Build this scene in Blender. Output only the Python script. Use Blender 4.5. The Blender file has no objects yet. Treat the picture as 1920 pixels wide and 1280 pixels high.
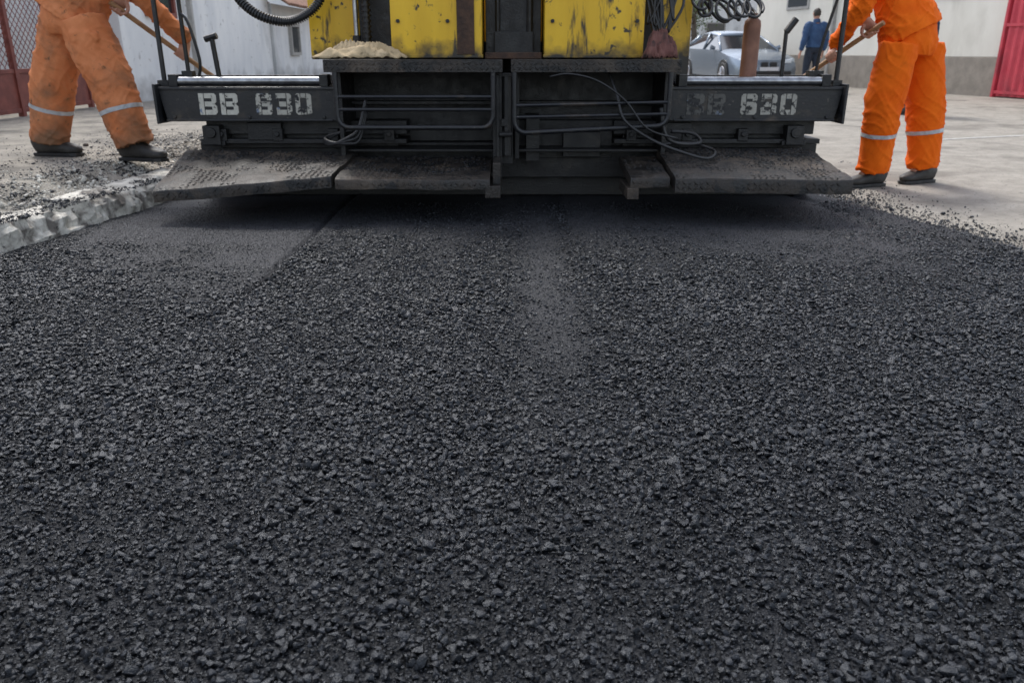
import bpy, bmesh, math, random
import numpy as np
from mathutils import Vector, Matrix, noise as mnoise
random.seed(3); rng=np.random.default_rng(7)
scene=bpy.context.scene; COL=scene.collection
R=math.radians
# ------------------------------------------------------------------ helpers
def link(o): COL.objects.link(o); return o
class B:
    def __init__(s): s.v=[]; s.f=[]
    def add(s,vs,fs):
        o=len(s.v); s.v+= [tuple(p) for p in vs]; s.f+=[tuple(i+o for i in q) for q in fs]; return s
    def box(s,x0,x1,y0,y1,z0,z1):
        return s.add([(x0,y0,z0),(x1,y0,z0),(x1,y1,z0),(x0,y1,z0),(x0,y0,z1),(x1,y0,z1),(x1,y1,z1),(x0,y1,z1)],
          [(0,3,2,1),(4,5,6,7),(0,1,5,4),(1,2,6,5),(2,3,7,6),(3,0,4,7)])
    def prism(s,pts,z0,z1):
        n=len(pts); vs=[(p[0],p[1],z0) for p in pts]+[(p[0],p[1],z1) for p in pts]
        return s.add(vs,[tuple(range(n-1,-1,-1)),tuple(range(n,2*n))]+[(i,(i+1)%n,(i+1)%n+n,i+n) for i in range(n)])
    def slab(s,c,th):
        vs=[(p[0],p[1],p[2]-th) for p in c]+list(c)
        return s.add(vs,[(0,3,2,1),(4,5,6,7),(0,1,5,4),(1,2,6,5),(2,3,7,6),(3,0,4,7)])
    def loft(s,pts,rad,side=None,n=14,cap=True,sq=1.0):
        pts=[Vector(p) for p in pts]; m=len(pts); rings=[]
        prev=None
        for i,p in enumerate(pts):
            t=(pts[min(i+1,m-1)]-pts[max(i-1,0)]).normalized()
            if side is not None: a=Vector(side)
            elif prev is None: a=Vector((1,0,0)) if abs(t.x)<.9 else Vector((0,1,0))
            else: a=prev
            a=(a-t*a.dot(t)).normalized(); b=t.cross(a); prev=a
            r=rad[min(i,len(rad)-1)] if isinstance(rad,(list,tuple)) else rad
            ra,rb=r if isinstance(r,(list,tuple)) else (r,r)
            ring=[]
            for k in range(n):
                an=2*math.pi*k/n; c,sn=math.cos(an),math.sin(an)
                c=math.copysign(abs(c)**sq,c); sn=math.copysign(abs(sn)**sq,sn)
                ring.append(p+a*(ra*c)+b*(rb*sn))
            rings.append(ring)
        vs=[q for r_ in rings for q in r_]
        fs=[(i*n+k,i*n+(k+1)%n,(i+1)*n+(k+1)%n,(i+1)*n+k) for i in range(m-1) for k in range(n)]
        if cap: fs+=[tuple(range(n-1,-1,-1)),tuple((m-1)*n+k for k in range(n))]
        return s.add(vs,fs)
    def tube(s,pts,r,n=10,sm=0):
        if sm: pts=cat(pts,sm)
        return s.loft(pts,r,n=n)
    def ball(s,c,r,n=12,m=8):
        rx,ry,rz=r if isinstance(r,(tuple,list)) else (r,r,r)
        c=Vector(c); pts=[];rad=[]
        for i in range(m+1):
            t=-math.pi/2+math.pi*i/m; t=max(-1.5,min(1.5,t))
            pts.append(c+Vector((0,0,rz*math.sin(t)))); rad.append((rx*math.cos(t),ry*math.cos(t)))
        return s.loft(pts,rad,side=(1,0,0),n=n)
def cat(P,sub=6):
    P=[Vector(p) for p in P]; out=[]
    for i in range(len(P)-1):
        p0=P[max(i-1,0)];p1=P[i];p2=P[i+1];p3=P[min(i+2,len(P)-1)]
        for k in range(sub):
            t=k/sub
            out.append(.5*((2*p1)+(p2-p0)*t+(2*p0-5*p1+4*p2-p3)*t*t+(3*p1-p0-3*p2+p3)*t**3))
    out.append(P[-1]); return out
def catv(V,sub=6):
    V=[(v[0],v[1],0) if isinstance(v,(tuple,list)) else (v,v,0) for v in V]
    return [(p.x,p.y) for p in cat(V,sub)]
def obj(b,name,mat=None,parent=None,bevel=0,smooth=False,local=False,label=None):
    me=bpy.data.meshes.new(name); me.from_pydata(b.v,[],b.f); me.update()
    return objm(me,name,mat,parent,bevel,smooth,local,label)
def objm(me,name,mat=None,parent=None,bevel=0,smooth=False,local=False,label=None,fix=True):
    if fix:
        bm=bmesh.new(); bm.from_mesh(me); bmesh.ops.recalc_face_normals(bm,faces=bm.faces); bm.to_mesh(me); bm.free()
    o=bpy.data.objects.new(name,me); link(o)
    if mat: me.materials.append(mat)
    if smooth:
        me.polygons.foreach_set('use_smooth',[True]*len(me.polygons))
        if smooth=='auto':
            try: me.set_sharp_from_angle(angle=R(40))
            except Exception: pass
    if bevel:
        m=o.modifiers.new('bevel','BEVEL'); m.width=bevel; m.segments=2; m.limit_method='ANGLE'; m.angle_limit=R(40)
    if parent:
        o.parent=parent
        if not local: o.matrix_parent_inverse=parent.matrix_basis.inverted()
    if label: o['label']=label
    return o
def empty(name,loc,label,cat_,group=None,rz=0):
    e=bpy.data.objects.new(name,None); e.empty_display_size=.1; link(e)
    e.matrix_basis=Matrix.Translation(loc)@Matrix.Rotation(rz,4,'Z')
    e['label']=label; e['category']=cat_
    if group: e['group']=group
    return e
def tag(o,label,cat_,kind=None,group=None):
    o['label']=label; o['category']=cat_
    if kind:o['kind']=kind
    if group:o['group']=group
    return o
def mat(name,c1,c2=None,rough=.7,metal=0,ns=5,bump=0,bs=60,spec=.5,contrast=(.35,.65),c3=None,n3=1.5,t3=(.5,.7),stretch=None,rvar=0,c4=None,n4=20,t4=(.6,.7)):
    m=bpy.data.materials.new(name); m.use_nodes=True; nt=m.node_tree; N=nt.nodes; L=nt.links
    p=N['Principled BSDF']; p.inputs['Roughness'].default_value=rough; p.inputs['Metallic'].default_value=metal
    p.inputs['Specular IOR Level'].default_value=spec
    tc=N.new('ShaderNodeTexCoord'); mp=N.new('ShaderNodeMapping'); L.new(tc.outputs['Object'],mp.inputs['Vector'])
    if stretch: mp.inputs['Scale'].default_value=stretch
    p.inputs['Base Color'].default_value=(*c1,1)
    out=None
    def nz(scale,det,vec=None):
        n=N.new('ShaderNodeTexNoise'); n.inputs['Scale'].default_value=scale; n.inputs['Detail'].default_value=det; n.inputs['Roughness'].default_value=.62
        L.new(vec or mp.outputs['Vector'],n.inputs['Vector']); return n
    if c2:
        n=nz(ns,8); r=N.new('ShaderNodeValToRGB'); r.color_ramp.elements[0].position=contrast[0]; r.color_ramp.elements[1].position=contrast[1]
        r.color_ramp.elements[0].color=(*c1,1); r.color_ramp.elements[1].color=(*c2,1)
        L.new(n.outputs['Fac'],r.inputs['Fac']); out=r.outputs['Color']
        if rvar:
            mr=N.new('ShaderNodeMapRange'); mr.inputs['From Min'].default_value=.3; mr.inputs['From Max'].default_value=.7
            mr.inputs['To Min'].default_value=rough-rvar; mr.inputs['To Max'].default_value=rough+rvar
            L.new(n.outputs['Fac'],mr.inputs['Value']); L.new(mr.outputs['Result'],p.inputs['Roughness'])
    for cc,nn,tt,vv in ((c3,n3,t3,None),(c4,n4,t4,tc.outputs['Object'])):
        if not cc: continue
        n=nz(nn,7,vv); n.inputs['Distortion'].default_value=.3
        mr=N.new('ShaderNodeMapRange'); mr.inputs['From Min'].default_value=tt[0]; mr.inputs['From Max'].default_value=tt[1]
        L.new(n.outputs['Fac'],mr.inputs['Value'])
        mx=N.new('ShaderNodeMix'); mx.data_type='RGBA'; L.new(mr.outputs['Result'],mx.inputs['Factor'])
        if out: L.new(out,mx.inputs['A'])
        else: mx.inputs['A'].default_value=(*c1,1)
        mx.inputs['B'].default_value=(*cc,1); out=mx.outputs['Result']
    if out: L.new(out,p.inputs['Base Color'])
    if bump:
        n=nz(bs,4,tc.outputs['Object']); b=N.new('ShaderNodeBump'); b.inputs['Strength'].default_value=min(1,bump); b.inputs['Distance'].default_value=.01*max(1,bump)
        L.new(n.outputs['Fac'],b.inputs['Height']); L.new(b.outputs['Normal'],p.inputs['Normal'])
    return m
def grime(m,z0,z1,col,side='low',ns=12):
    """dirt that creeps up from the lower edge of a surface"""
    nt=m.node_tree;N=nt.nodes;L=nt.links;p=N['Principled BSDF']
    src=p.inputs['Base Color'].links[0].from_socket if p.inputs['Base Color'].links else None
    tc=N.new('ShaderNodeTexCoord'); sp=N.new('ShaderNodeSeparateXYZ'); L.new(tc.outputs['Object'],sp.inputs[0])
    n=N.new('ShaderNodeTexNoise'); n.inputs['Scale'].default_value=ns; n.inputs['Detail'].default_value=8; L.new(tc.outputs['Object'],n.inputs['Vector'])
    a=N.new('ShaderNodeMath'); a.operation='MULTIPLY_ADD'; a.inputs[1].default_value=-(z1-z0)*2.2; L.new(n.outputs['Fac'],a.inputs[0]); L.new(sp.outputs['Z'],a.inputs[2])
    mr=N.new('ShaderNodeMapRange'); mr.inputs['From Min'].default_value=z0-(z1-z0)*1.1; mr.inputs['From Max'].default_value=z1-(z1-z0)*1.1
    mr.inputs['To Min'].default_value=1; mr.inputs['To Max'].default_value=0; L.new(a.outputs[0],mr.inputs['Value'])
    mx=N.new('ShaderNodeMix'); mx.data_type='RGBA'; L.new(mr.outputs['Result'],mx.inputs['Factor'])
    if src: L.new(src,mx.inputs['A'])
    mx.inputs['B'].default_value=(*col,1); L.new(mx.outputs['Result'],p.inputs['Base Color'])
    return m
def vnoise(x,y,seed=0):
    r=np.random.default_rng(seed); T=r.random((256,256))
    xi=np.floor(x).astype(int); yi=np.floor(y).astype(int); fx=x-xi; fy=y-yi
    fx=fx*fx*(3-2*fx); fy=fy*fy*(3-2*fy)
    g=lambda a,b:T[a%256,b%256]
    return (g(xi,yi)*(1-fx)+g(xi+1,yi)*fx)*(1-fy)+(g(xi,yi+1)*(1-fx)+g(xi+1,yi+1)*fx)*fy
def sstep(a,b,x):
    t=np.clip((x-a)/(b-a),0,1); return t*t*(3-2*t)
# ------------------------------------------------------------------ layout functions
def Xl(y): return np.where(y>4.73,-2.1+.05*(np.minimum(y,9)-4.73),-2.1+.15*(y-4.73))
def Xr(y): return np.where(y>5,1.97,1.97-.25*(y-5))
def SM(x,y):
    n=vnoise(x*5+9,y*5,4)*.5+vnoise(x*14,y*14,5)*.3+vnoise(x*40,y*30,7)*.2
    st=vnoise(x*11,y*.7+3,6)
    z1=sstep(2.6,3.7,y+(n-.5)*.8+(x+1)*.6)*sstep(-2.2,-2.05,x+(n-.5)*.1)*sstep(-.965,-1.0,x)*1.05
    z1b=sstep(3.2,4.3,y+(n-.5)*.6)*sstep(-.975,-.94,x)*sstep(-.1,-.8,x)*.8
    z2=sstep(2.9,4.1,y+(n-.5)*.9)*sstep(.4,1.0,x)*sstep(2.0,1.7,x)*.85
    c=np.exp(-((x-.13)/.12)**2)*sstep(.8,3.6,y+(n-.5)*1.2)*.70
    c2=np.exp(-((x+.3)/.07)**2)*sstep(2.4,3.8,y+n-.5)*.45+np.exp(-((x-.62)/.08)**2)*sstep(2.5,3.9,y+n-.5)*.45+np.exp(-((x-.36)/.04)**2)*sstep(2.8,3.9,y+n-.5)*.45+np.exp(-((x+.62)/.05)**2)*sstep(2.6,3.9,y+n-.5)*.4
    g=sstep(3.1,4.4,y+(n-.5)*.6)*.7*sstep(.15,.75,st+.15)
    return np.clip(np.maximum.reduce([z1,z1b,z2,c,c2,g])*(0.75+.45*n),0,1)
def HZ(x,y):
    h=(vnoise(x*1.7,y*1.3,11)-.5)*.012+(vnoise(x*6,y*5,12)-.5)*.007+(vnoise(x*17,y*17,13)-.5)*.006*(1-.7*SM(x,y))
    h=h-.030*np.exp(-((x+.985)/.013)**2)*sstep(2.4,3.0,y)+.012*np.exp(-((x+.945)/.028)**2)*sstep(2.4,3.2,y)
    e=Xr(y)-x
    h=h-.014*np.exp(-((e-.22)/.03)**2)*sstep(2.2,3,y)+.014*np.exp(-((e-.1)/.07)**2)
    h=h-sstep(.07,-.05,e+(vnoise(x*9,y*9,15)-.5)*.1)*.06
    return h
# ------------------------------------------------------------------ world, sun, camera
w=bpy.data.worlds.new("World"); scene.world=w; w.use_nodes=True
bg=w.node_tree.nodes['Background']; sky=w.node_tree.nodes.new('ShaderNodeTexSky'); sky.sky_type='NISHITA'; sky.sun_disc=False
sky.sun_elevation=R(55); sky.sun_rotation=R(-25); sky.dust_density=2.0; sky.air_density=1.0; sky.ozone_density=1.2
hs=w.node_tree.nodes.new('ShaderNodeHueSaturation'); hs.inputs['Saturation'].default_value=.5
w.node_tree.links.new(sky.outputs[0],hs.inputs['Color']); w.node_tree.links.new(hs.outputs[0],bg.inputs[0]); bg.inputs[1].default_value=.35
sun=bpy.data.lights.new('sun','SUN'); sun.energy=2.5; sun.angle=R(14); sun.color=(1,.97,.92)
so=bpy.data.objects.new('sun',sun); link(so)
az=R(-25); el=R(55); d=Vector((math.sin(az)*math.cos(el),math.cos(az)*math.cos(el),math.sin(el)))
so.rotation_euler=d.to_track_quat('Z','Y').to_euler()
cam=bpy.data.cameras.new('camera'); co=bpy.data.objects.new('camera',cam); link(co); scene.camera=co
cam.lens=28; cam.sensor_width=36; cam.clip_end=600; cam.clip_start=.05
co.location=(0,0,.85); co.rotation_euler=(R(90-20.05),0,0)
cam.dof.use_dof=True; cam.dof.focus_distance=2.2; cam.dof.aperture_fstop=6.3
scene.view_settings.view_transform='Standard'; scene.view_settings.look='None'; scene.view_settings.exposure=0
# ------------------------------------------------------------------ materials
M={}
M['ground']=mat('ground dirt',(.18,.17,.155),(.26,.25,.23),.95,ns=3,bump=.4,bs=30)
M['oldroad']=mat('worn road',(.21,.19,.16),(.30,.275,.235),.9,ns=7,bump=.5,bs=110,c3=(.14,.125,.105),n3=1.2,t3=(.50,.66),c4=(.09,.08,.068),n4=40,t4=(.57,.70))
M['pave']=mat('worn pavement',(.17,.155,.13),(.28,.255,.215),.92,ns=9,bump=.6,bs=90,c3=(.085,.077,.066),n3=2,t3=(.50,.66),c4=(.05,.044,.037),n4=45,t4=(.57,.68))
M['kerb']=mat('kerb stone',(.33,.31,.27),(.66,.63,.56),.9,ns=11,bump=.8,bs=60,c3=(.13,.115,.10),n3=6,t3=(.52,.62),c4=(.035,.032,.029),n4=20,t4=(.60,.66))
M['black']=mat('sooty black steel',(.0035,.0035,.004),(.010,.0095,.0095),.5,ns=14,bump=.25,bs=80,rvar=.18,c3=(.04,.033,.026),n3=5,t3=(.58,.78),c4=(.035,.03,.025),n4=60,t4=(.64,.72))
M['beam']=mat('beam paint black',(.005,.006,.008),(.014,.014,.016),.42,ns=18,bump=.15,bs=60,c3=(.06,.046,.034),n3=6,t3=(.56,.74),rvar=.15,c4=(.09,.078,.065),n4=55,t4=(.64,.70))
M['plate']=mat('bitumen stained tread plate',(.009,.008,.007),(.038,.029,.022),.55,metal=.05,ns=9,bump=.6,bs=70,c3=(.085,.064,.046),n3=3.5,t3=(.52,.72),rvar=.2,c4=(.006,.006,.006),n4=11,t4=(.52,.60))
M['rust']=mat('rusty steel',(.03,.016,.011),(.08,.04,.022),.8,ns=20,bump=.4,bs=60)
M['yellow']=mat('yellow machine paint',(.74,.45,.008),(.62,.36,.008),.45,ns=4,bump=.08,bs=30,c3=(.05,.033,.012),n3=7,t3=(.57,.64),stretch=(1.6,1.6,.3),rvar=.1,c4=(.035,.025,.012),n4=16,t4=(.60,.65))
grime(M['yellow'],.80,.91,(.02,.015,.010))
M['chrome']=mat('worn chrome',(.40,.41,.43),(.22,.22,.23),.28,metal=.9,ns=20,bump=.05,bs=40)
M['rubber']=mat('black rubber',(.008,.008,.009),(.017,.017,.018),.45,ns=25,bump=.1,bs=90)
M['cyl']=mat('rusty brown cylinder paint',(.13,.05,.025),(.21,.09,.05),.6,ns=12,bump=.2,bs=60)
M['orange']=mat('orange work cloth',(.70,.105,.004),(.80,.15,.008),.85,ns=6,bump=.35,bs=260,spec=.15,c3=(.42,.07,.006),n3=5,t3=(.58,.8))
M['orange_old']=mat('faded orange work cloth',(.52,.17,.065),(.66,.25,.11),.9,ns=5,bump=.35,bs=260,spec=.15,c3=(.28,.13,.07),n3=4,t3=(.50,.70),c4=(.13,.075,.045),n4=16,t4=(.60,.70))
grime(M['orange_old'],.18,.55,(.22,.12,.07),ns=7)
M['reflect']=mat('reflective tape',(.34,.35,.36),(.46,.47,.48),.4,ns=30,bump=.1,bs=90)
M['skin']=mat('skin',(.36,.18,.12),(.44,.23,.16),.55,ns=14,bump=.1,bs=120)
M['shoe']=mat('dirty black leather',(.012,.011,.010),(.04,.036,.032),.6,ns=12,bump=.3,bs=50)
M['hair']=mat('dark hair',(.02,.014,.01),(.035,.025,.02),.6,ns=60,bump=.5,bs=150)
M['eye']=mat('eye',(.6,.6,.58),rough=.2)
M['wood']=mat('wooden handle',(.24,.13,.06),(.36,.21,.10),.6,ns=10,bump=.2,bs=60,stretch=(1,1,4))
M['steel']=mat('tool steel',(.10,.10,.10),(.2,.19,.18),.45,metal=.7,ns=15,bump=.2)
M['blueshirt']=mat('blue shirt cloth',(.02,.05,.12),(.035,.08,.17),.85,ns=8,bump=.2,bs=100)
M['jeans']=mat('dark jeans',(.012,.018,.03),(.022,.03,.048),.85,ns=8,bump=.2,bs=100)
M['navy']=mat('navy lining cloth',(.012,.016,.04),(.018,.027,.06),.85,ns=8)
M['white']=mat('white plaster wall',(.57,.58,.59),(.70,.70,.69),.9,ns=2.5,bump=.3,bs=25,c3=(.30,.30,.29),n3=.9,t3=(.55,.75),stretch=(1,1,.35),c4=(.25,.235,.22),n4=8,t4=(.62,.72))
grime(M['white'],.1,.5,(.22,.21,.2),ns=3)
M['cream']=mat('cream render wall',(.60,.57,.50),(.68,.65,.58),.9,ns=1.5,bump=.2,bs=20,c3=(.45,.42,.36),n3=.7,t3=(.58,.8),stretch=(1,1,.4))
M['plinth']=mat('grey plinth concrete',(.20,.175,.145),(.28,.245,.205),.9,ns=4,bump=.3,bs=20)
M['redmetal']=mat('red painted metal',(.42,.025,.045),(.52,.05,.07),.5,ns=3,bump=.1,bs=10,c3=(.25,.03,.04),n3=2)
M['brownmetal']=mat('red brown painted metal',(.12,.025,.018),(.2,.05,.035),.6,ns=8,bump=.2,bs=40)
M['tile']=mat('weathered roof tiles',(.13,.06,.038),(.25,.13,.085),.9,ns=8,bump=.4,bs=20)
M['glass']=mat('dark window glass',(.02,.025,.03),rough=.08,spec=.8)
M['trim']=mat('painted timber trim',(.26,.25,.235),(.35,.34,.32),.7,ns=10)
M['carpaint']=mat('silver grey blue car paint',(.20,.235,.28),(.22,.255,.30),.25,metal=.6,ns=1)
M['carwhite']=mat('white car paint',(.55,.56,.58),(.6,.6,.62),.3,ns=1)
M['carblack']=mat('car black plastic',(.010,.010,.011),rough=.5)
M['lamp']=mat('headlight glass',(.6,.65,.7),rough=.1,metal=.3,spec=.9)
M['rim']=mat('alloy rim',(.4,.4,.42),rough=.3,metal=.8)
M['bark']=mat('bark',(.06,.045,.035),(.11,.09,.07),.9,ns=10,bump=.5)
M['leaf']=mat('leaves',(.04,.075,.02),(.09,.13,.04),.7,ns=1.5)
M['beige']=mat('dirty beige cloth',(.36,.27,.155),(.48,.37,.23),.9,ns=12,bump=.3,bs=200,c3=(.10,.075,.04),n3=14,t3=(.56,.7))
M['redcloth']=mat('dirty red brown cloth',(.12,.045,.038),(.17,.075,.06),.9,ns=14,bump=.3,bs=200,c3=(.035,.022,.02),n3=12,t3=(.5,.65))
def asphalt(name,base=True):
    m=bpy.data.materials.new(name); m.use_nodes=True; N=m.node_tree.nodes; L=m.node_tree.links; p=N['Principled BSDF']
    tc=N.new('ShaderNodeTexCoord')
    n=N.new('ShaderNodeTexNoise'); n.inputs['Scale'].default_value=3.0 if base else 38; n.inputs['Detail'].default_value=6; L.new(tc.outputs['Object'],n.inputs['Vector'])
    r=N.new('ShaderNodeValToRGB'); r.color_ramp.elements[0].position=.36; r.color_ramp.elements[1].position=.66
    r.color_ramp.elements[0].color=(.0018,.0019,.0025,1); r.color_ramp.elements[1].color=(.0095,.0099,.0122,1)
    L.new(n.outputs['Fac'],r.inputs['Fac'])
    f=N.new('ShaderNodeTexNoise'); f.inputs['Scale'].default_value=460; f.inputs['Detail'].default_value=3; L.new(tc.outputs['Object'],f.inputs['Vector'])
    bmp=N.new('ShaderNodeBump'); bmp.inputs['Strength'].default_value=1.0; bmp.inputs['Distance'].default_value=.0021
    L.new(f.outputs['Fac'],bmp.inputs['Height'])
    p.inputs['Specular Tint'].default_value=(.88,.93,1,1)
    if base:
        at=N.new('ShaderNodeAttribute'); at.attribute_name='smoothness'
        vo=N.new('ShaderNodeTexVoronoi'); vo.inputs['Scale'].default_value=170; L.new(tc.outputs['Object'],vo.inputs['Vector'])
        sp=N.new('ShaderNodeSeparateColor'); L.new(vo.outputs['Color'],sp.inputs[0])
        fr=N.new('ShaderNodeValToRGB'); fr.color_ramp.elements[0].color=(.010,.010,.012,1); fr.color_ramp.elements[1].color=(.066,.066,.072,1); L.new(sp.outputs[0],fr.inputs['Fac'])
        mx=N.new('ShaderNodeMix'); mx.data_type='RGBA'; L.new(at.outputs['Fac'],mx.inputs['Factor']); L.new(r.outputs['Color'],mx.inputs['A']); L.new(fr.outputs['Color'],mx.inputs['B'])
        L.new(mx.outputs['Result'],p.inputs['Base Color'])
        b2=N.new('ShaderNodeBump'); b2.invert=True; b2.inputs['Strength'].default_value=1; b2.inputs['Distance'].default_value=.005
        L.new(vo.outputs['Distance'],b2.inputs['Height']); L.new(bmp.outputs['Normal'],b2.inputs['Normal']); L.new(b2.outputs['Normal'],p.inputs['Normal'])
        p.inputs['Roughness'].default_value=.6; p.inputs['Specular IOR Level'].default_value=.3
    else:
        g=N.new('ShaderNodeNewGeometry'); mn=N.new('ShaderNodeMix'); mn.data_type='VECTOR'; mn.inputs['Factor'].default_value=.8
        L.new(g.outputs['Normal'],mn.inputs['A']); L.new(g.outputs['True Normal'],mn.inputs['B']); L.new(mn.outputs['Result'],bmp.inputs['Normal'])
        mul=N.new('ShaderNodeMix'); mul.data_type='RGBA'; mul.blend_type='MULTIPLY'; mul.inputs['Factor'].default_value=1
        rr=N.new('ShaderNodeMapRange'); rr.inputs['To Min'].default_value=.4; rr.inputs['To Max'].default_value=1.9; L.new(g.outputs['Random Per Island'],rr.inputs['Value'])
        L.new(r.outputs['Color'],mul.inputs['A']); L.new(rr.outputs['Result'],mul.inputs['B'])
        L.new(mul.outputs['Result'],p.inputs['Base Color']); L.new(bmp.outputs['Normal'],p.inputs['Normal'])
        r3=N.new('ShaderNodeMapRange'); r3.inputs['To Min'].default_value=.24; r3.inputs['To Max'].default_value=.42; L.new(g.outputs['Random Per Island'],r3.inputs['Value']); L.new(r3.outputs['Result'],p.inputs['Roughness'])
        p.inputs['Specular IOR Level'].default_value=.5
    return m
M['asph']=asphalt('fresh asphalt mat'); M['stone']=asphalt('bitumen coated aggregate',False)
# ------------------------------------------------------------------ ground sheets
def sheet(name,pts,z,m,label,cat_,kind='structure'):
    b=B(); b.add([(x,y,z) for x,y in pts],[tuple(range(len(pts)))]); o=obj(b,name,m); tag(o,label,cat_,kind); return o
sheet('ground',[(-300,-300),(300,-300),(300,500),(-300,500)],-.075,M['ground'],'bare grey dusty ground under everything','ground')
sheet('old_road',[(-2.4,-8),(14,-8),(14,90),(-2.4,90)],-.055,M['oldroad'],'worn light grey concrete road surface beside new asphalt','road')
mk=mat('worn white road paint',(.36,.35,.32),(.27,.26,.24),.8,ns=14,contrast=(.45,.6))
b=B(); pts=[]
for i in range(25):
    t=i/24; x=4.2+t*5.2; y=8.6+1.3*math.sin(t*1.6); pts.append((x,y))
vs=[(x,y,-.051) for x,y in pts]+[(x,y+.10,-.051) for x,y in pts]
b.add(vs,[(i,i+1,i+26,i+25) for i in range(24)]); o=obj(b,'road_marking',mk); tag(o,'faded white curved line painted on old road','road marking','structure')
PZ=.178
ys=np.arange(-6,40,.05); b=B()
def pavez(x,y):
    t=min(1,max(0,(float(Xl(y))-.24-x)/.26)); t=t*t*(3-2*t); return .105+(PZ-.105)*t
for y in ys:
    for q in (-.24,-.30,-.36,-.42,-.50,-.6,-1.0): b.v.append((float(Xl(y))+q,float(y),pavez(float(Xl(y))+q,y)+(mnoise.noise(Vector((q*6,y*4,1)))*.016 if -.55<q<-.26 else 0)))
    b.v.append((-7.5,float(y),PZ))
b.f=[(8*i+k,8*i+8+k,8*i+9+k,8*i+1+k) for i in range(len(ys)-1) for k in range(7)]
o=obj(b,'pavement',M['pave'],smooth=True); tag(o,'worn grey pavement strewn with asphalt crumbs','pavement','structure')
prof=[(.03,-.08),(.02,-.03),(.014,.02),(.008,.05),(.002,.08),(-.012,.104),(-.035,.117),(-.065,.121),(-.10,.123),(-.14,.124),(-.18,.125),(-.22,.123),(-.255,.10),(-.275,.08)]
ys=np.arange(-6,30,.014); b=B()
for y in ys:
    blk=(y*1.0)%.82; joint=math.exp(-((min(blk,.82-blk))/.016)**2); bi=int(y//.82); rs=random.Random(bi); off=rs.uniform(-.025,.02); oz=rs.uniform(-.020,.012)
    for k,(px,pz) in enumerate(prof):
        q=Vector((px*8+3,y*5,pz*8)); n1=mnoise.noise(q)*.03+(abs(mnoise.noise(Vector((px*20,y*13,pz*20))))-.25)*.05+mnoise.noise(Vector((px*60,y*50,pz*60)))*.010
        chip=max(0,mnoise.noise(Vector((y*4.1,7,bi)))-.05)*.17 if 3<=k<=8 else 0
        edge=1.0 if 2<=k<=7 else .55
        b.v.append((float(Xl(y))+px+off+n1*edge-(joint*.03 if k<8 else 0)-chip*.7,float(y),pz+oz+n1*edge*.6-joint*.04*(k>2)-chip*.6))
P=len(prof); b.f=[(i*P+k,i*P+k+1,(i+1)*P+k+1,(i+1)*P+k) for i in range(len(ys)-1) for k in range(P-1)]
o=obj(b,'kerb',M['kerb']); tag(o,'chipped whitish concrete kerb smeared with bitumen','kerb','structure')
o.data.polygons.foreach_set('use_smooth',[True]*len(o.data.polygons)); o.data.set_sharp_from_angle(angle=R(28))
ny,nx=520,340; Y=np.concatenate([np.linspace(-4,.4,40,endpoint=False),np.linspace(.4,5.9,ny-40)])
U=np.linspace(0,1,nx); YY,UU=np.meshgrid(Y,U,indexing='ij'); XL=Xl(YY)+.0; XR=Xr(YY)+.1; XX=XL+(XR-XL)*UU
ZZ=HZ(XX,YY)-.002
v=np.stack([XX,YY,ZZ],-1).reshape(-1,3); idx=np.arange(ny*nx).reshape(ny,nx)
f=np.stack([idx[:-1,:-1],idx[:-1,1:],idx[1:,1:],idx[1:,:-1]],-1).reshape(-1,4)
def fastmesh(name,v,f,flat=False):
    me=bpy.data.meshes.new(name); k=f.shape[1]
    me.vertices.add(len(v)); me.vertices.foreach_set('co',v.astype(np.float32).ravel())
    me.loops.add(f.size); me.loops.foreach_set('vertex_index',f.astype(np.int32).ravel())
    me.polygons.add(len(f)); me.polygons.foreach_set('loop_start',np.arange(0,f.size,k,dtype=np.int32))
    me.update(calc_edges=True)
    if flat: me.polygons.foreach_set('use_smooth',np.zeros(len(f),bool))
    return me
me=fastmesh('fresh_asphalt',v,f); at=me.attributes.new('smoothness','FLOAT','POINT'); at.data.foreach_set('value',SM(XX,YY).ravel().astype(np.float32))
o=objm(me,'fresh_asphalt_road',M['asph'],smooth=True,fix=False); tag(o,'fresh black asphalt mat laid behind the paver','road','structure')
# ------------------------------------------------------------------ aggregate
variants=[]
for k in range(16):
    bm=bmesh.new(); npt=random.choice([9,10,11,12,13])
    for i in range(npt):
        p=Vector((random.gauss(0,1),random.gauss(0,1),random.gauss(0,1))).normalized()*random.uniform(.82,1.12); bm.verts.new(p)
    r=bmesh.ops.convex_hull(bm,input=bm.verts); 
    loose=[vv for vv in bm.verts if not vv.link_faces]; bmesh.ops.delete(bm,geom=loose,context='VERTS')
    bmesh.ops.triangulate(bm,faces=bm.faces); bm.verts.index_update(); bmesh.ops.recalc_face_normals(bm,faces=bm.faces)
    V=np.array([vv.co[:] for vv in bm.verts]); F=np.array([[q.index for q in ff.verts] for ff in bm.faces]); bm.free(); variants.append((V,F))
chips=[]
for k in range(5):
    V=np.array([[1,0,0],[-1,0,0],[0,1,0],[0,-1,0],[0,0,1],[0,0,-1]],float)*rng.uniform(.75,1.2,(6,1))+rng.normal(0,.15,(6,3))
    F=np.array([[0,2,4],[2,1,4],[1,3,4],[3,0,4],[2,0,5],[1,2,5],[3,1,5],[0,3,5]]); chips.append((V,F))
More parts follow.
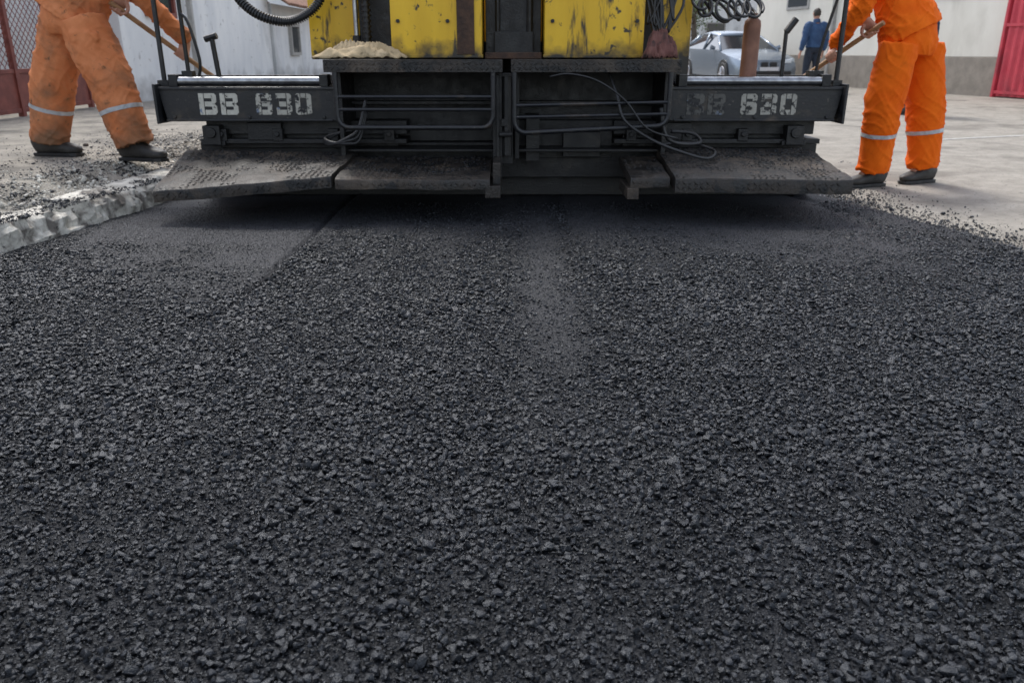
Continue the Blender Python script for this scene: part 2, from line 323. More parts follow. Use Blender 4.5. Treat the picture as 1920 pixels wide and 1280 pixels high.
def scatter(P,rad,var,flat=(.62,.98)):
    n=len(P); ch=rng.integers(0,len(var),n); vs=[];fs=[];off=0
    for k,(V,F) in enumerate(var):
        I=np.where(ch==k)[0]; m=len(I)
        if not m: continue
        q=rng.normal(size=(m,4)); q/=np.linalg.norm(q,axis=1)[:,None]; w_,x,y,z=q.T
        Rm=np.stack([1-2*(y*y+z*z),2*(x*y-z*w_),2*(x*z+y*w_),2*(x*y+z*w_),1-2*(x*x+z*z),2*(y*z-x*w_),2*(x*z-y*w_),2*(y*z+x*w_),1-2*(x*x+y*y)],-1).reshape(m,3,3)
        S=rng.uniform(.70,1.2,(m,1,3)); W=(V[None]*S)@Rm.transpose(0,2,1)
        W[:,:,2]*=rng.uniform(flat[0],flat[1],(m,1)); W=W*rad[I][:,None,None]+P[I][:,None,:]
        vs.append(W.reshape(-1,3)); fs.append((F[None]+(np.arange(m)*len(V))[:,None,None]).reshape(-1,3)+off); off+=m*len(V)
    return np.concatenate(vs),np.concatenate(fs)
def grid(sp,y0,y1,margin):
    yy=np.arange(y0,y1,sp); out=[]
    xx=np.arange(-3.4,3.4,sp); X,Yg=np.meshgrid(xx,yy); X=X+(np.arange(len(yy))%2)[:,None]*sp/2
    X=(X+rng.uniform(-.45,.45,X.shape)*sp).ravel(); Yg=(Yg+rng.uniform(-.45,.45,Yg.shape)*sp).ravel()
    wv=.643*(.939*Yg+.29)+margin
    k=(np.abs(X)<wv)&(X>Xl(Yg)+.015)&(X<Xr(Yg)+.04*rng.random(len(X))); return X[k],Yg[k]
x,y=grid(.0124,.42,4.75,.3); s=SM(x,y); u=rng.random(len(x))
rad=np.exp(rng.normal(math.log(.0070),.30,len(x))); rad=np.clip(rad,.0036,.0126)
rad*=.86+.34*vnoise(x*3,y*3,21)
keep=u>s*.9; rad=rad*(1-.5*s); z=HZ(x,y)+rng.normal(.0004,.0032,len(x))*(1-.7*s)-.003*s-rad*.2*s
x,y,z,rad=x[keep],y[keep],z[keep],rad[keep]
v1,f1=scatter(np.stack([x,y,z],-1),rad,variants); nst=len(x)
x,y=grid(.0070,.42,4.6,.05); s=SM(x,y); z=HZ(x,y)+rng.normal(.0004,.0028,len(x))*(1-.75*s); rad=rng.uniform(.0014,.0040,len(x))
k=rng.random(len(x))<np.maximum(1-(.2+.5*sstep(2.0,3.2,y))-.5*s,.6*s); v2,f2=scatter(np.stack([x,y,z-.0008*s],-1)[k],(rad*(1-.4*s))[k],chips,(.8,1.1)); f2=f2+len(v1)
me=fastmesh('asphalt_aggregate',np.concatenate([v1,v2]),np.concatenate([f1,f2]))
o=objm(me,'asphalt_aggregate',M['stone'],fix=False); tag(o,'coarse bitumen coated stones covering fresh asphalt','asphalt','stuff'); print('stones',nst,len(me.polygons))
n=44000; y=rng.uniform(2.4,7.5,n); e=rng.exponential(.24,n); x=Xl(y)+.01-e*1.2; onk=x>Xl(y)-.25; z=np.array([ .121 if o_ else pavez(a,b_) for a,b_,o_ in zip(x,y,onk)])
dens=vnoise(x*5,y*5,31); k=(dens+rng.random(n)*.5>.55)&(~onk|(rng.random(n)<.35)); r1=np.clip(np.exp(rng.normal(math.log(.0034),.55,n)),.0012,.017)
P1=np.stack([x,y,z+r1*.3],-1)[k]; r1=r1[k]
n=36000; y=rng.uniform(2.6,8,n); e=rng.exponential(.14,n); x=Xr(y)+e-.02; dens=vnoise(x*4,y*4,32); k=(dens+rng.random(n)*.5-e*.4>.35)
r2=np.clip(np.exp(rng.normal(math.log(.0038),.5,n)),.0013,.015); P2=np.stack([x,y,np.full(n,-.053)+r2*.4+.02*np.exp(-e/.05)],-1)[k]; r2=r2[k]
v,f=scatter(np.concatenate([P1,P2]),np.concatenate([r1,r2]),variants)
me=fastmesh('asphalt_crumbs',v,f); o=objm(me,'asphalt_crumbs',M['stone'],fix=False); tag(o,'loose black asphalt crumbs spilled along the edges','asphalt crumbs','stuff')
n=12000; y=rng.uniform(2.6,7,n); x=Xl(y)-.23-rng.exponential(.14,n); z=np.array([pavez(a,b_) for a,b_ in zip(x,y)]); r3=np.clip(np.exp(rng.normal(math.log(.0038),.6,n)),.0012,.026)
v,f=scatter(np.stack([x,y,z+r3*.3],-1),r3,variants); me=fastmesh('concrete_grit',v,f); o=objm(me,'concrete_grit',M['kerb'],fix=False); tag(o,'pale broken concrete grit lying behind the kerb','grit','stuff')
# ------------------------------------------------------------------ PAVER
pv=empty('road_paver',(0,4.8,0),'yellow and black asphalt paver seen from its screed end','road paver')
def tread(b,c,nu,nv,h=.003,cake=.12):
    FL,FR,BR,BL=[Vector(p) for p in c]
    for i in range(nu):
        for j in range(nv):
            u=(i+.5)/nu; v_=(j+.5)/nv; p=(FL*(1-u)+FR*u)*(1-v_)+(BL*(1-u)+BR*u)*v_
            if mnoise.noise(p*6)>cake: continue
            eu=((FR-FL)*(1-v_)+(BR-BL)*v_).normalized(); ev=((BL-FL)*(1-u)+(BR-FR)*u).normalized(); nn=eu.cross(ev).normalized()
            a=R(45 if (i+j)%2 else -45); d1=eu*math.cos(a)+ev*math.sin(a); d2=nn.cross(d1); l,w_=.014,.0045
            q=[p+d1*l,p+d2*w_,p-d1*l,p-d2*w_]; t=[p+d1*l*.6+nn*h,p+d2*w_*.5+nn*h,p-d1*l*.6+nn*h,p-d2*w_*.5+nn*h]
            b.add(q+t,[(4,5,6,7),(0,1,5,4),(1,2,6,5),(2,3,7,6),(3,0,4,7)])
def plate(c,th,name,label=None,m='plate'):
    FL,FR,BR,BL=[Vector(p) for p in c]; nu,nv=48,22; b=B()
    top=[[None]*(nv+1) for _ in range(nu+1)]
    for i in range(nu+1):
        for j in range(nv+1):
            u=i/nu;v_=j/nv; p=(FL*(1-u)+FR*u)*(1-v_)+(BL*(1-u)+BR*u)*v_
            cake=max(0,mnoise.noise(p*7+Vector((3,1,0))))*.016+max(0,mnoise.noise(p*25))*.007
            if j==0: p=p+Vector((0,mnoise.noise(Vector((p.x*9,0,2)))*.006,mnoise.noise(Vector((p.x*4,5,2)))*.005))
            top[i][j]=p+Vector((0,0,cake if 0<j<nv else cake*.4-.003))
    n0=len(b.v); b.v+=[tuple(top[i][j]) for i in range(nu+1) for j in range(nv+1)]
    b.f+=[(n0+i*(nv+1)+j,n0+(i+1)*(nv+1)+j,n0+(i+1)*(nv+1)+j+1,n0+i*(nv+1)+j+1) for i in range(nu) for j in range(nv)]
    n1=len(b.v)
    for i in range(nu+1):
        t=top[i][0]; b.v.append(tuple(t)); b.v.append((t.x,t.y-.005,t.z-.008)); b.v.append((t.x,t.y-.003,t.z-th+mnoise.noise(Vector((t.x*8,1,1)))*.006)); b.v.append((t.x,t.y+.02,t.z-th))
    b.f+=[(n1+4*i+k,n1+4*i+k+1,n1+4*i+5+k,n1+4*i+4+k) for i in range(nu) for k in range(3)]
    for a,c_ in((FL,BL),(FR,BR)):
        n2=len(b.v); b.v+=[tuple(a),tuple(c_),(c_.x,c_.y,c_.z-th),(a.x,a.y,a.z-th)]; b.f.append((n2,n2+1,n2+2,n2+3))
    n2=len(b.v); b.v+=[(p.x,p.y,p.z-th*.5) for p in(FL,FR,BR,BL)]; b.f.append((n2,n2+1,n2+2,n2+3))
    w_=(FR-FL).length; dd=(BL-FL).length; lift=Vector((0,0,.003)); tread(b,[FL+lift,FR+lift,BR+lift,BL+lift],int(w_/.03),int(dd/.03),.003,-.02)
    lo=Vector((0,-.006,-th)); tread(b,[FL+lo*.85,FR+lo*.85,FR+Vector((0,-.006,-th*.2)),FL+Vector((0,-.006,-th*.2))],int(w_/.03),max(1,int(th/.028)),.003,.1)
    me=bpy.data.meshes.new(name); me.from_pydata(b.v,[],b.f); me.update()
    return objm(me,name,M[m],pv,label=label,fix=False,smooth='auto')
plate([(-1.85,4.12,.168),(-.93,4.13,.245),(-.90,4.74,.290),(-1.89,4.74,.31)],.058,'walkway_plate','bent brown stained tread plate')
plate([(-.915,4.15,.226),(-.115,4.15,.226),(-.115,4.72,.268),(-.915,4.72,.268)],.05,'walkway_plate')
plate([(.62,4.2,.228),(.825,4.2,.228),(.825,4.7,.275),(.62,4.7,.275)],.05,'walkway_plate','short broken tread plate')
plate([(.84,4.13,.236),(1.755,4.13,.226),(1.72,4.74,.315),(.84,4.74,.315)],.072,'walkway_plate')
for q in [(-.14,-.06,4.14,4.5,.13,.19),(-.10,-.06,4.2,4.7,.192,.30),(.60,.66,4.16,4.5,.12,.175)]:
    b=B(); b.box(*q); obj(b,'plate_bracket',M['plate'],pv,bevel=.003)
b=B(); b.box(-1.88,1.84,5.0,5.35,.0,.34); b.box(-1.88,1.84,4.92,5.05,.12,.33)
obj(b,'screed',M['black'],pv,bevel=.006)
for sgn,x0,x1 in((-1,-1.80,-.62),(1,.6,1.78)):
    b=B(); b.box(x0,x1,4.84,5.2,.385,.463); b.box(x0-.03*(sgn<0),x1+.03*(sgn>0),4.80,5.22,.335,.362); b.box(x0+.06,x1-.06,4.88,5.2,.302,.385)
    n=4
    for i in range(n):
        xx=x0+.1+(x1-x0-.2)*i/(n-1); b.box(xx-.03,xx+.03,4.79,4.88,.350,.42); b.loft([(xx,4.775,.39),(xx,4.80,.39)],.016,n=6)
    b.box(x0+.25,x0+.45,4.80,4.86,.35,.455)
    obj(b,'screed_carriage',M['black'],pv,bevel=.004)
for x0,x1 in((-1.80,-1.70),(1.60,1.70)):
    b=B(); b.box(x0,x1,4.765,4.88,.33,.44); b.loft([((x0+x1)/2,4.75,.40),((x0+x1)/2,4.77,.40)],.03,n=12); b.box(x0-.02,x1+.02,4.78,4.83,.325,.353)
    obj(b,'roller_bracket',M['black'],pv,bevel=.004)
beams=[]
for sgn,x0,x1 in((-1,-2.02,-1.0),(1,.90,1.89)):
    b=B(); z0,z1=.468,.650
    xa,xb=(x0,x1)
    lo=.035
    pts=[(xa+(lo if sgn<0 else 0),z0),(xb-(lo if sgn>0 else 0),z0),(xb,z1),(xa,z1)]
    vs=[(p[0],4.75,p[1]) for p in pts]+[(p[0],5.05,p[1]) for p in pts]
    b.add(vs,[(0,1,2,3),(7,6,5,4),(0,4,5,1),(1,5,6,2),(2,6,7,3),(3,7,4,0)])
    b.box(xa-.004,xb+.004,4.742,4.752,z1-.012,z1+.006); b.box(xa+.03,xb-.03,4.743,4.751,z0-.002,z0+.012)
    e=xa if sgn<0 else xb
    b.prism([(e-.008,4.70),(e+.008,4.70),(e+.008,5.1),(e-.008,5.1)],.455,.672)
    for i in range(3):
        xx=xa+.08+(xb-xa-.16)*i/2; b.loft([(xx,4.738,.49),(xx,4.752,.49)],.011,n=6)
    o=obj(b,'screed_beam',M['beam'],pv,bevel=.004); beams.append(o)
    b=B(); b.box(xa+.06,xb-.02,4.80,5.08,.653,.664)
    for i in range(6): b.box(xa+.1+i*.14,xa+.13+i*.14,4.98,5.06,.66,.70)
    b.box(xa+.06,xb-.02,5.0,5.03,.66,.712)
    obj(b,'deck_plate',M['plate'],pv,bevel=.003)
for x0,x1 in((-1.95,-1.06),(.96,1.81)):
    b=B(); b.tube([(x0,4.80,.686),(x1,4.80,.686)],.023,n=16); obj(b,'guide_tube',M['chrome'],pv,smooth='auto')
    for x in(x0,x1-.03): b=B(); b.box(x-.01,x+.04,4.77,4.86,.655,.722); obj(b,'tube_clamp',M['black'],pv,bevel=.004)
def textmat(name,thr,c=(.55,.53,.46)):
    m=mat(name,c,tuple(q*.75 for q in c),.7,ns=20,c3=(.16,.20,.27),n3=14,t3=(.62,.66)); N=m.node_tree.nodes;L=m.node_tree.links;p=N['Principled BSDF']
    src=p.inputs['Base Color'].links[0].from_socket
    tc=N.new('ShaderNodeTexCoord'); n=N.new('ShaderNodeTexNoise'); n.inputs['Scale'].default_value=30; n.inputs['Detail'].default_value=10; n.inputs['Roughness'].default_value=.75; L.new(tc.outputs['Object'],n.inputs['Vector'])
    mr=N.new('ShaderNodeMapRange'); mr.inputs['From Min'].default_value=thr; mr.inputs['From Max'].default_value=thr+.04; L.new(n.outputs['Fac'],mr.inputs['Value'])
    mx=N.new('ShaderNodeMix'); mx.data_type='RGBA'; L.new(mr.outputs['Result'],mx.inputs['Factor']); L.new(src,mx.inputs['A']); mx.inputs['B'].default_value=(.012,.012,.014,1); L.new(mx.outputs['Result'],p.inputs['Base Color'])
    return m
def text(body,x,z,h,thr,pitch=.115,c=(.55,.53,.46),parent=None,w_=.092):
    """blocky stencil characters cut from straight strokes with bridges"""
    b=B(); s=.027; g=.005; ch_=.012; m0=(h-s)/2
    def poly(pts,ox):
        n=len(pts); vs=[(ox+p[0],4.7462,z+p[1]) for p in pts]+[(ox+p[0],4.7505,z+p[1]) for p in pts]
        b.add(vs,[tuple(range(n)),tuple(range(2*n-1,n-1,-1))]+[(i,i+n,(i+1)%n+n,(i+1)%n) for i in range(n)])
    def rect(x0,x1,y0,y1,ox): poly([(x0,y0),(x1,y0),(x1,y1),(x0,y1)],ox)
    def right(y0,y1,ox,c0=ch_,c1=ch_): poly([(w_-s,y0),(w_-c0,y0),(w_,y0+c0),(w_,y1-c1),(w_-c1,y1),(w_-s,y1)],ox)
    def left(y0,y1,ox): poly([(ch_,y0),(s,y0),(s,y1),(ch_,y1),(0,y1-ch_),(0,y0+ch_)],ox)
    for i,q in enumerate(body):
        ox=x+pitch*i+.01
        if q=='B':
            rect(0,s,0,h,ox)
            for yy in(0,m0,h-s): rect(s+g,w_-s,yy,yy+s,ox)
            right(0,m0+s/2-.001,ox); right(m0+s/2+.001,h,ox)
        elif q=='6':
            left(0,h,ox); rect(s+g,w_-s,0,s,ox); rect(s+g,w_-s,m0,m0+s,ox); rect(s+g,w_-s,h-s,h,ox); right(0,m0+s,ox); right(h-s-.012,h,ox,0.004)
        elif q=='3':
            for yy in(0,m0,h-s): rect(.004 if yy!=m0 else .02,w_-s-g,yy,yy+s,ox)
            right(0,m0+s/2-.001,ox); right(m0+s/2+.001,h,ox); rect(.0,s*.8,s+.001,s+.014,ox); rect(.0,s*.8,h-s-.014,h-s-.001,ox)
        elif q=='0':
            left(0,h,ox); right(0,h,ox); rect(s+g,w_-s-g,0,s,ox); rect(s+g,w_-s-g,h-s,h,ox)
    me=bpy.data.meshes.new('lettering'); me.from_pydata(b.v,[],b.f); me.update()
    o=objm(me,'lettering',textmat('worn stencil paint '+body,thr,c),parent,label='worn stencilled characters '+body)
    o.matrix_parent_inverse=Matrix.Identity(4); return o
text('BB',-1.80,.503,.118,.58,.122,parent=beams[0],w_=.1); text('630',-1.475,.503,.118,.515,.113,c=(.46,.44,.38),parent=beams[0])
text('BB',.99,.503,.115,.50,.12,c=(.10,.097,.088),parent=beams[1],w_=.1); text('630',1.30,.503,.115,.53,.113,c=(.36,.345,.30),parent=beams[1])
for x0,x1,nm in((-.99,-.05,0),(-.005,.89,1)):
    b=B(); c=[(x0,4.42,.802),(x1,4.42,.798),(x1,5.05,.802),(x0,5.05,.806)]; b.slab(c,.012)
    tread(b,c,30,18); b.box(x0,x1,4.412,4.420,.742,.806)
    tread(b,[(x0,4.412,.747),(x1,4.412,.747),(x1,4.412,.80),(x0,4.412,.80)],30,2,.004,.5)
    b.box(x0,x0+.01,4.421,5.05,.742,.789); b.box(x1-.01,x1,4.421,5.05,.742,.789)
    obj(b,'step',M['plate'],pv,bevel=.002)
    b=B(); b.box(x0+.02,x0+.045,4.62,5.2,.27,.742); b.box(x1-.045,x1-.02,4.62,5.2,.27,.742); b.box(x0+.044,x1-.044,5.0,5.03,.27,.742)
    b.box(x0+.044,x1-.044,4.70,5.01,.30,.315); b.box(x0+.044,x1-.044,4.9,5.01,.55,.57)
    obj(b,'step_housing',M['black'],pv,bevel=.003)
def loop(x0,x1,zt,zb,y,tilt=0,bars=(.62,.555)):
    r=.06; pts=[(x0,y,zt),(x0,y,zb+r+.0)]
    for a in(20,45,70): pts.append((x0+r-r*math.cos(R(a)),y,zb+r-r*math.sin(R(a))))
    pts+=[(x0+r,y,zb),(x1-r,y,zb+tilt)]
    for a in(20,45,70): pts.append((x1-r+r*math.sin(R(a)),y,zb+tilt+r-r*math.cos(R(a))))
    pts+=[(x1,y,zb+tilt+r),(x1,y,zt)]
    b=B(); b.tube(pts,.0135,n=10)
    for z in bars: b.tube([(x0,y,z),(x1,y,z+tilt*.5)],.0095,n=8)
    obj(b,'step_guard_rail',M['beam'],pv,smooth='auto')
loop(-.93,-.10,.742,.462,4.40); loop(.012,.835,.742,.435,4.405,.035,(.575,.515))
b=B(); b.box(-.105,-.055,4.50,4.95,.18,.742); b.box(-.06,.005,4.55,5.0,.25,.735); b.box(-.085,-.07,4.47,4.51,.2,.73); b.box(0.0,.6,4.9,5.1,.24,.46); b.box(.08,.16,4.75,4.91,.24,.5); b.box(.3,.52,4.8,4.91,.26,.4)
b.tube([(-.03,4.52,.3),(-.03,4.52,.72)],.03); b.tube([(-.07,4.46,.42),(.0,4.47,.42)],.014); b.box(-.06,-.02,4.49,4.54,.46,.5)
b.box(-1.0,.9,5.05,5.25,.1,.9)
obj(b,'centre_frame',M['black'],pv,bevel=.003)
def tower(x0,x1,y0,y1,z0,z1,nm='engine_cover'):
    b=B(); b.box(x0,x1,y0,y1,z0,z1); b.box(x0-.006,x1+.006,y0-.006,y0+.02,z0-.0,z0+.018)
    b.box(x0+.02,x1-.02,y0-.003,y0+.001,z0+.42,z0+.424)
    return obj(b,nm,M['yellow'],pv,bevel=.008)
tL=tower(-.66,-.165,4.66,5.15,.812,1.62); tR=tower(.178,.72,4.66,5.15,.812,1.62)
b=B(); b.box(-1.2,-.90,5.06,5.4,.80,1.62); b.box(-.905,-.89,5.0,5.4,.8,1.62); obj(b,'side_cover',M['yellow'],pv,bevel=.008)
b=B(); b.box(.88,1.06,5.06,5.5,.68,1.62); obj(b,'side_cover',M['yellow'],pv,bevel=.008)
b=B(); b.box(-.30,-.205,4.648,4.655,.83,1.62); obj(b,'scorched_strip',M['rust'],pv,bevel=.001)
for x,z in((-.62,1.0),(.22,1.0),(.68,1.0),(-.35,1.0)):
    b=B(); b.loft([(x,4.648,z),(x,4.662,z)],.011,n=6); o=obj(b,'cover_bolt',M['black'],tL if x<0 else tR); o.matrix_parent_inverse=Matrix.Identity(4)
for q in((-.15,.165,4.84,5.2,.806,1.62),(-.88,-.67,4.95,5.2,.806,1.62),(.73,.87,5.0,5.2,.806,1.62)):
    b=B(); b.box(*q)
    if q[0]==-.15: b.box(-.1,.12,4.80,4.85,.83,.95); b.tube([(-.08,4.83,.82),(-.08,4.83,1.6)],.014); b.tube([(.1,4.83,.82),(.1,4.83,1.6)],.018)
    obj(b,'engine_bay_panel',M['black'],pv,bevel=.004)
for q in((-.15,.165,4.70,4.8,.806,.84),(-1.0,-.68,4.86,5.04,.808,.822)):
    b=B(); b.box(*q); obj(b,'dirty_ledge',M['rust'],pv,bevel=.004)
b=B(); b.tube([(-.885,4.86,.81),(-.885,4.86,.93)],.024,n=12); b.box(-.92,-.85,4.83,4.89,1.14,1.17); b.tube([(-.885,4.86,.9),(-.885,4.86,1.14)],.0129,n=12); hc=obj(b,'hydraulic_cylinder',M['black'],pv,smooth='auto')
b=B(); b.tube([(-.885,4.86,.93),(-.885,4.86,1.6)],.0135,n=12); obj(b,'piston_rod',M['chrome'],hc,smooth='auto').matrix_parent_inverse=Matrix.Identity(4)
b=B(); b.tube([(-.82,4.84,.81),(-.82,4.84,1.6)],.018)
for i in range(26): b.loft([(-.82,4.84,.86+i*.028),(-.82,4.84,.872+i*.028)],.026,n=12)
obj(b,'coil_spring',M['black'],pv,smooth='auto')
b=B(); b.box(-1.18,1.02,5.5,7.6,.45,1.62); b.box(-1.15,1.0,7.55,9.2,.5,1.25); obj(b,'tractor_body',M['yellow'],pv,bevel=.02)
for x in(-1.05,.9):
    b=B(); b.loft([(x-.14,8.3,.28),(x+.14,8.3,.28)],.33,n=28); b.loft([(x-.14,6.6,.28),(x+.14,6.6,.28)],.33,n=28); b.box(x-.13,x+.13,6.6,8.3,-.04,.6); obj(b,'crawler_track',M['rubber'],pv,bevel=.02)
b=B(); b.box(-1.85,1.8,5.36,5.42,.05,.45); b.tube([(-1.8,5.5,.22),(1.75,5.5,.22)],.12,n=16); obj(b,'auger',M['black'],pv,bevel=.004)
b=B(); b.tube([(-2.0,4.82,.46),(-2.0,4.82,1.45),(-1.97,4.85,1.52)],.0145,n=8); b.box(-2.03,-1.97,4.79,4.85,.65,.69); obj(b,'handrail_post',M['black'],pv,smooth='auto')
b=B(); b.tube([(-1.87,4.86,.66),(-1.88,4.86,1.5)],.0125,n=8); b.box(-1.9,-1.84,4.83,4.89,.66,.74); b.tube([(-1.88,4.86,1.05),(-1.83,4.84,1.0),(-1.79,4.84,.80),(-1.81,4.85,.7)],.009,n=6,sm=4)
obj(b,'handrail_post',M['black'],pv,smooth='auto')
b=B(); b.tube([(-1.70,4.88,.66),(-1.72,4.88,.92)],.015,n=8); b.tube([(-1.76,4.88,.91),(-1.69,4.88,.93)],.018,n=8); b.box(-1.76,-1.66,4.84,4.93,.66,.70)
obj(b,'control_lever',M['black'],pv,smooth='auto')
b=B(); b.tube([(1.865,4.82,.5),(1.865,4.82,1.45),(1.84,4.85,1.52)],.0145,n=8); b.box(1.84,1.89,4.79,4.85,.65,.69); obj(b,'handrail_post',M['black'],pv,smooth='auto')
b=B(); b.tube([(1.76,4.88,.66),(1.77,4.86,.86),(1.82,4.85,1.1),(1.85,4.83,1.25)],.009,n=6,sm=4); b.box(1.72,1.8,4.85,4.92,.66,.74); obj(b,'control_lever',M['black'],pv,smooth='auto')
b=B(); b.tube([(1.58,4.92,.66),(1.58,4.92,.96)],.012,n=8); b.box(1.55,1.61,4.89,4.95,.66,.69); b.tube([(1.58,4.92,.95),(1.63,4.92,1.02)],.02,n=8)
obj(b,'control_lever',M['black'],pv,smooth='auto')
b=B(); b.loft([(1.39,4.95,.665),(1.39,4.95,.69),(1.39,4.95,.70),(1.39,4.95,.985),(1.39,4.95,1.01),(1.39,4.95,1.025),(1.39,4.95,1.05)],[.055,.055,.048,.048,.044,.028,.026],n=20); b.box(1.32,1.46,4.90,5.0,.665,.675)
obj(b,'gas_cylinder',M['cyl'],pv,smooth='auto')
def corr(pts,r,name='hose',label=None):
    P=cat(pts,10); P2=[]
    for i in range(len(P)-1): P2+=[P[i],P[i].lerp(P[i+1],.5),P[i].lerp(P[i+1],.6),P[i].lerp(P[i+1],.9)]
    rr=[(r,r,r*.66,r*.66)[i%4] for i in range(len(P2))]; b=B(); b.loft(P2,rr,n=12); return obj(b,name,M['rubber'],pv,smooth='auto',label=label)
corr([(-1.60,4.95,1.35),(-1.58,4.93,1.17),(-1.47,4.9,1.055),(-1.32,4.9,1.005),(-1.2,4.92,1.03),(-1.1,4.95,1.12),(-1.06,5.0,1.3)],.027,label='corrugated black hose hanging in an arc')
for cc in range(2):
    b=B(); P=[]; r_=random.Random(11+cc)
    amp=[r_.uniform(.55,1.3) for _ in range(14)]; dx=[r_.uniform(-.035,.035) for _ in range(14)]; ph=r_.random()*6; zz=[r_.uniform(-.02,.03) for _ in range(14)]
    for i in range(240):
        t=i/239; tt=t*(6-cc*2); k=int(tt); fr=tt-k; fr=fr*fr*(3-2*fr); L_=lambda q:q[k]*(1-fr)+q[k+1]*fr
        th=tt*2*math.pi+ph; P.append((1.06+.36*t+L_(dx)+.06*L_(amp)*math.sin(th),4.92+.05*cc+.05*math.cos(th),1.10+L_(zz)-.03*math.sin(t*3)+.06*L_(amp)*math.cos(th+.5*cc)))
    b.tube(P,.0085,n=7); obj(b,'coiled_cable',M['rubber'],pv,smooth=True)
for i in range(9):
    b=B(); r_=random.Random(i); x=.74+r_.uniform(0,.12); z=1.45
    b.tube([(x,4.80,1.5),(x+r_.uniform(-.05,.07),4.76,1.2),(x+r_.uniform(-.03,.1),4.74,.98+r_.uniform(-.06,.04)),(x+.06+r_.uniform(-.08,.05),4.76,1.08),(x+r_.uniform(-.02,.1),4.8,1.25)],.008,n=7,sm=6)
    obj(b,'tangled_cable',M['rubber'],pv,smooth=True)
for q,r_ in (([(.52,4.5,.74),(.56,4.42,.62),(.60,4.38,.50),(.75,4.37,.40),(.92,4.36,.335),(1.06,4.40,.30),(1.12,4.5,.33),(1.0,4.6,.36),(.85,4.62,.35)],.008),
  ([(.8,4.45,.56),(.82,4.44,.45),(.86,4.45,.39),(.95,4.5,.365),(1.05,4.55,.37),(1.02,4.62,.41),(.9,4.65,.42)],.010),
  ([(.2,4.42,.72),(.3,4.40,.735),(.45,4.39,.70),(.6,4.385,.60),(.72,4.38,.46),(.9,4.45,.40)],.005)):
    b=B(); b.tube(q,r_,n=8,sm=6); obj(b,'hydraulic_hose',M['rubber'],pv,smooth=True)
for k in range(3):
    b=B(); o_=k*.03; b.tube([(-.80,4.55,.60-o_),(-.84,4.50,.45-o_),(-.90,4.48,.40-o_*.5),(-1.0,4.52,.36+o_*.2),(-1.05,4.6,.37+o_*.3),(-.98,4.66,.41),(-.88,4.66,.43)],.0095,n=8,sm=6)
    obj(b,'hydraulic_hose',M['rubber'],pv,smooth=True)
n=2600; side=rng.random(n)<.5; x=np.where(side,rng.uniform(-1.9,-1.0,n),rng.uniform(.95,1.85,n)); y=rng.uniform(4.86,5.06,n); P=np.stack([x,y,np.full(n,.668)+rng.random(n)*.012],-1); rr=rng.uniform(.003,.009,n)
n2=4200; x=rng.uniform(-1.8,1.7,n2); x=x[((x<-.13)|(x>.86))]; t=rng.random(len(x))**.5
uu=np.clip((x+1.85)/.92,0,1); zl=(.168+.077*uu)*(1-t)+(.31-.02*uu)*t; zm=.228+.040*t; zr=.232+.082*t
P2=np.stack([x,4.16+.56*t,np.where(x<-.93,zl,np.where(x<.5,zm,zr))+.004],-1)
v,f=scatter(np.concatenate([P,P2]),np.concatenate([rr,rng.uniform(.002,.0065,len(x))]),variants)
me=fastmesh('spill',v,f); o=objm(me,'spilled_asphalt',M['stone'],pv,fix=False,label='black asphalt crumbs lying on decks'); o['kind']='stuff'
def rag(name,c,sx,sy,h,m,label,seed):
    nu,nv=44,28; b=B()
    for j in range(nv):
        for i in range(nu):
            u=i/(nu-1)*2-1; v_=j/(nv-1)*2-1
            wob=1+.3*mnoise.noise(Vector((u*2+seed,v_*2,0)))
            x=c[0]+u*sx*wob; y=c[1]+v_*sy*wob+.03*u
            rr=max(abs(u),abs(v_)); ridge=max(0,1-abs(mnoise.noise(Vector((u*1.5+v_*2.2+seed,v_*.6,seed))))*4)
            z=c[2]+h*(1-rr**4)*(.35+.75*ridge)+.3*h*abs(mnoise.noise(Vector((u*5+v_*3,v_*4,seed))))+.003
            b.v.append((x,y,z))
    b.f=[(j*nu+i,j*nu+i+1,(j+1)*nu+i+1,(j+1)*nu+i) for j in range(nv-1) for i in range(nu-1)]
    o=obj(b,name,m,smooth=True); s_=o.modifiers.new('thick','SOLIDIFY'); s_.thickness=.006
    tag(o,label,'cloth'); return o
rag('rag',(-.82,4.58,.81),.21,.12,.075,M['beige'],'crumpled beige work rag on the paver step',3.3)
rag('rag',(.80,4.58,.806),.085,.1,.13,M['redcloth'],'bunched dirty red cloth on the paver step',8.1)
# ------------------------------------------------------------------ PEOPLE
def remesh(b,vox,smooth=4):
    me=bpy.data.meshes.new('tmp'); me.from_pydata(b.v,[],b.f); bm=bmesh.new(); bm.from_mesh(me); bmesh.ops.recalc_face_normals(bm,faces=bm.faces); bm.to_mesh(me); bm.free()
    o=bpy.data.objects.new('tmp',me); link(o); m=o.modifiers.new('r','REMESH'); m.mode='VOXEL'; m.voxel_size=vox
    if smooth: s_=o.modifiers.new('s','SMOOTH'); s_.factor=.5; s_.iterations=smooth
    bpy.context.view_layer.update(); r=bpy.data.meshes.new_from_object(o.evaluated_get(bpy.context.evaluated_depsgraph_get())); bpy.data.objects.remove(o); return r
def wrinkle(me,fn):
    nv=len(me.vertices); co_=np.zeros(nv*3,np.float32); me.vertices.foreach_get('co',co_); co_=co_.reshape(-1,3)
    nr=np.array([v_.normal[:] for v_ in me.vertices]); d_=np.array([fn(Vector(c)) for c in co_.tolist()]); co_=co_+nr*d_[:,None]; me.vertices.foreach_set('co',co_.astype(np.float32).ravel()); me.update()
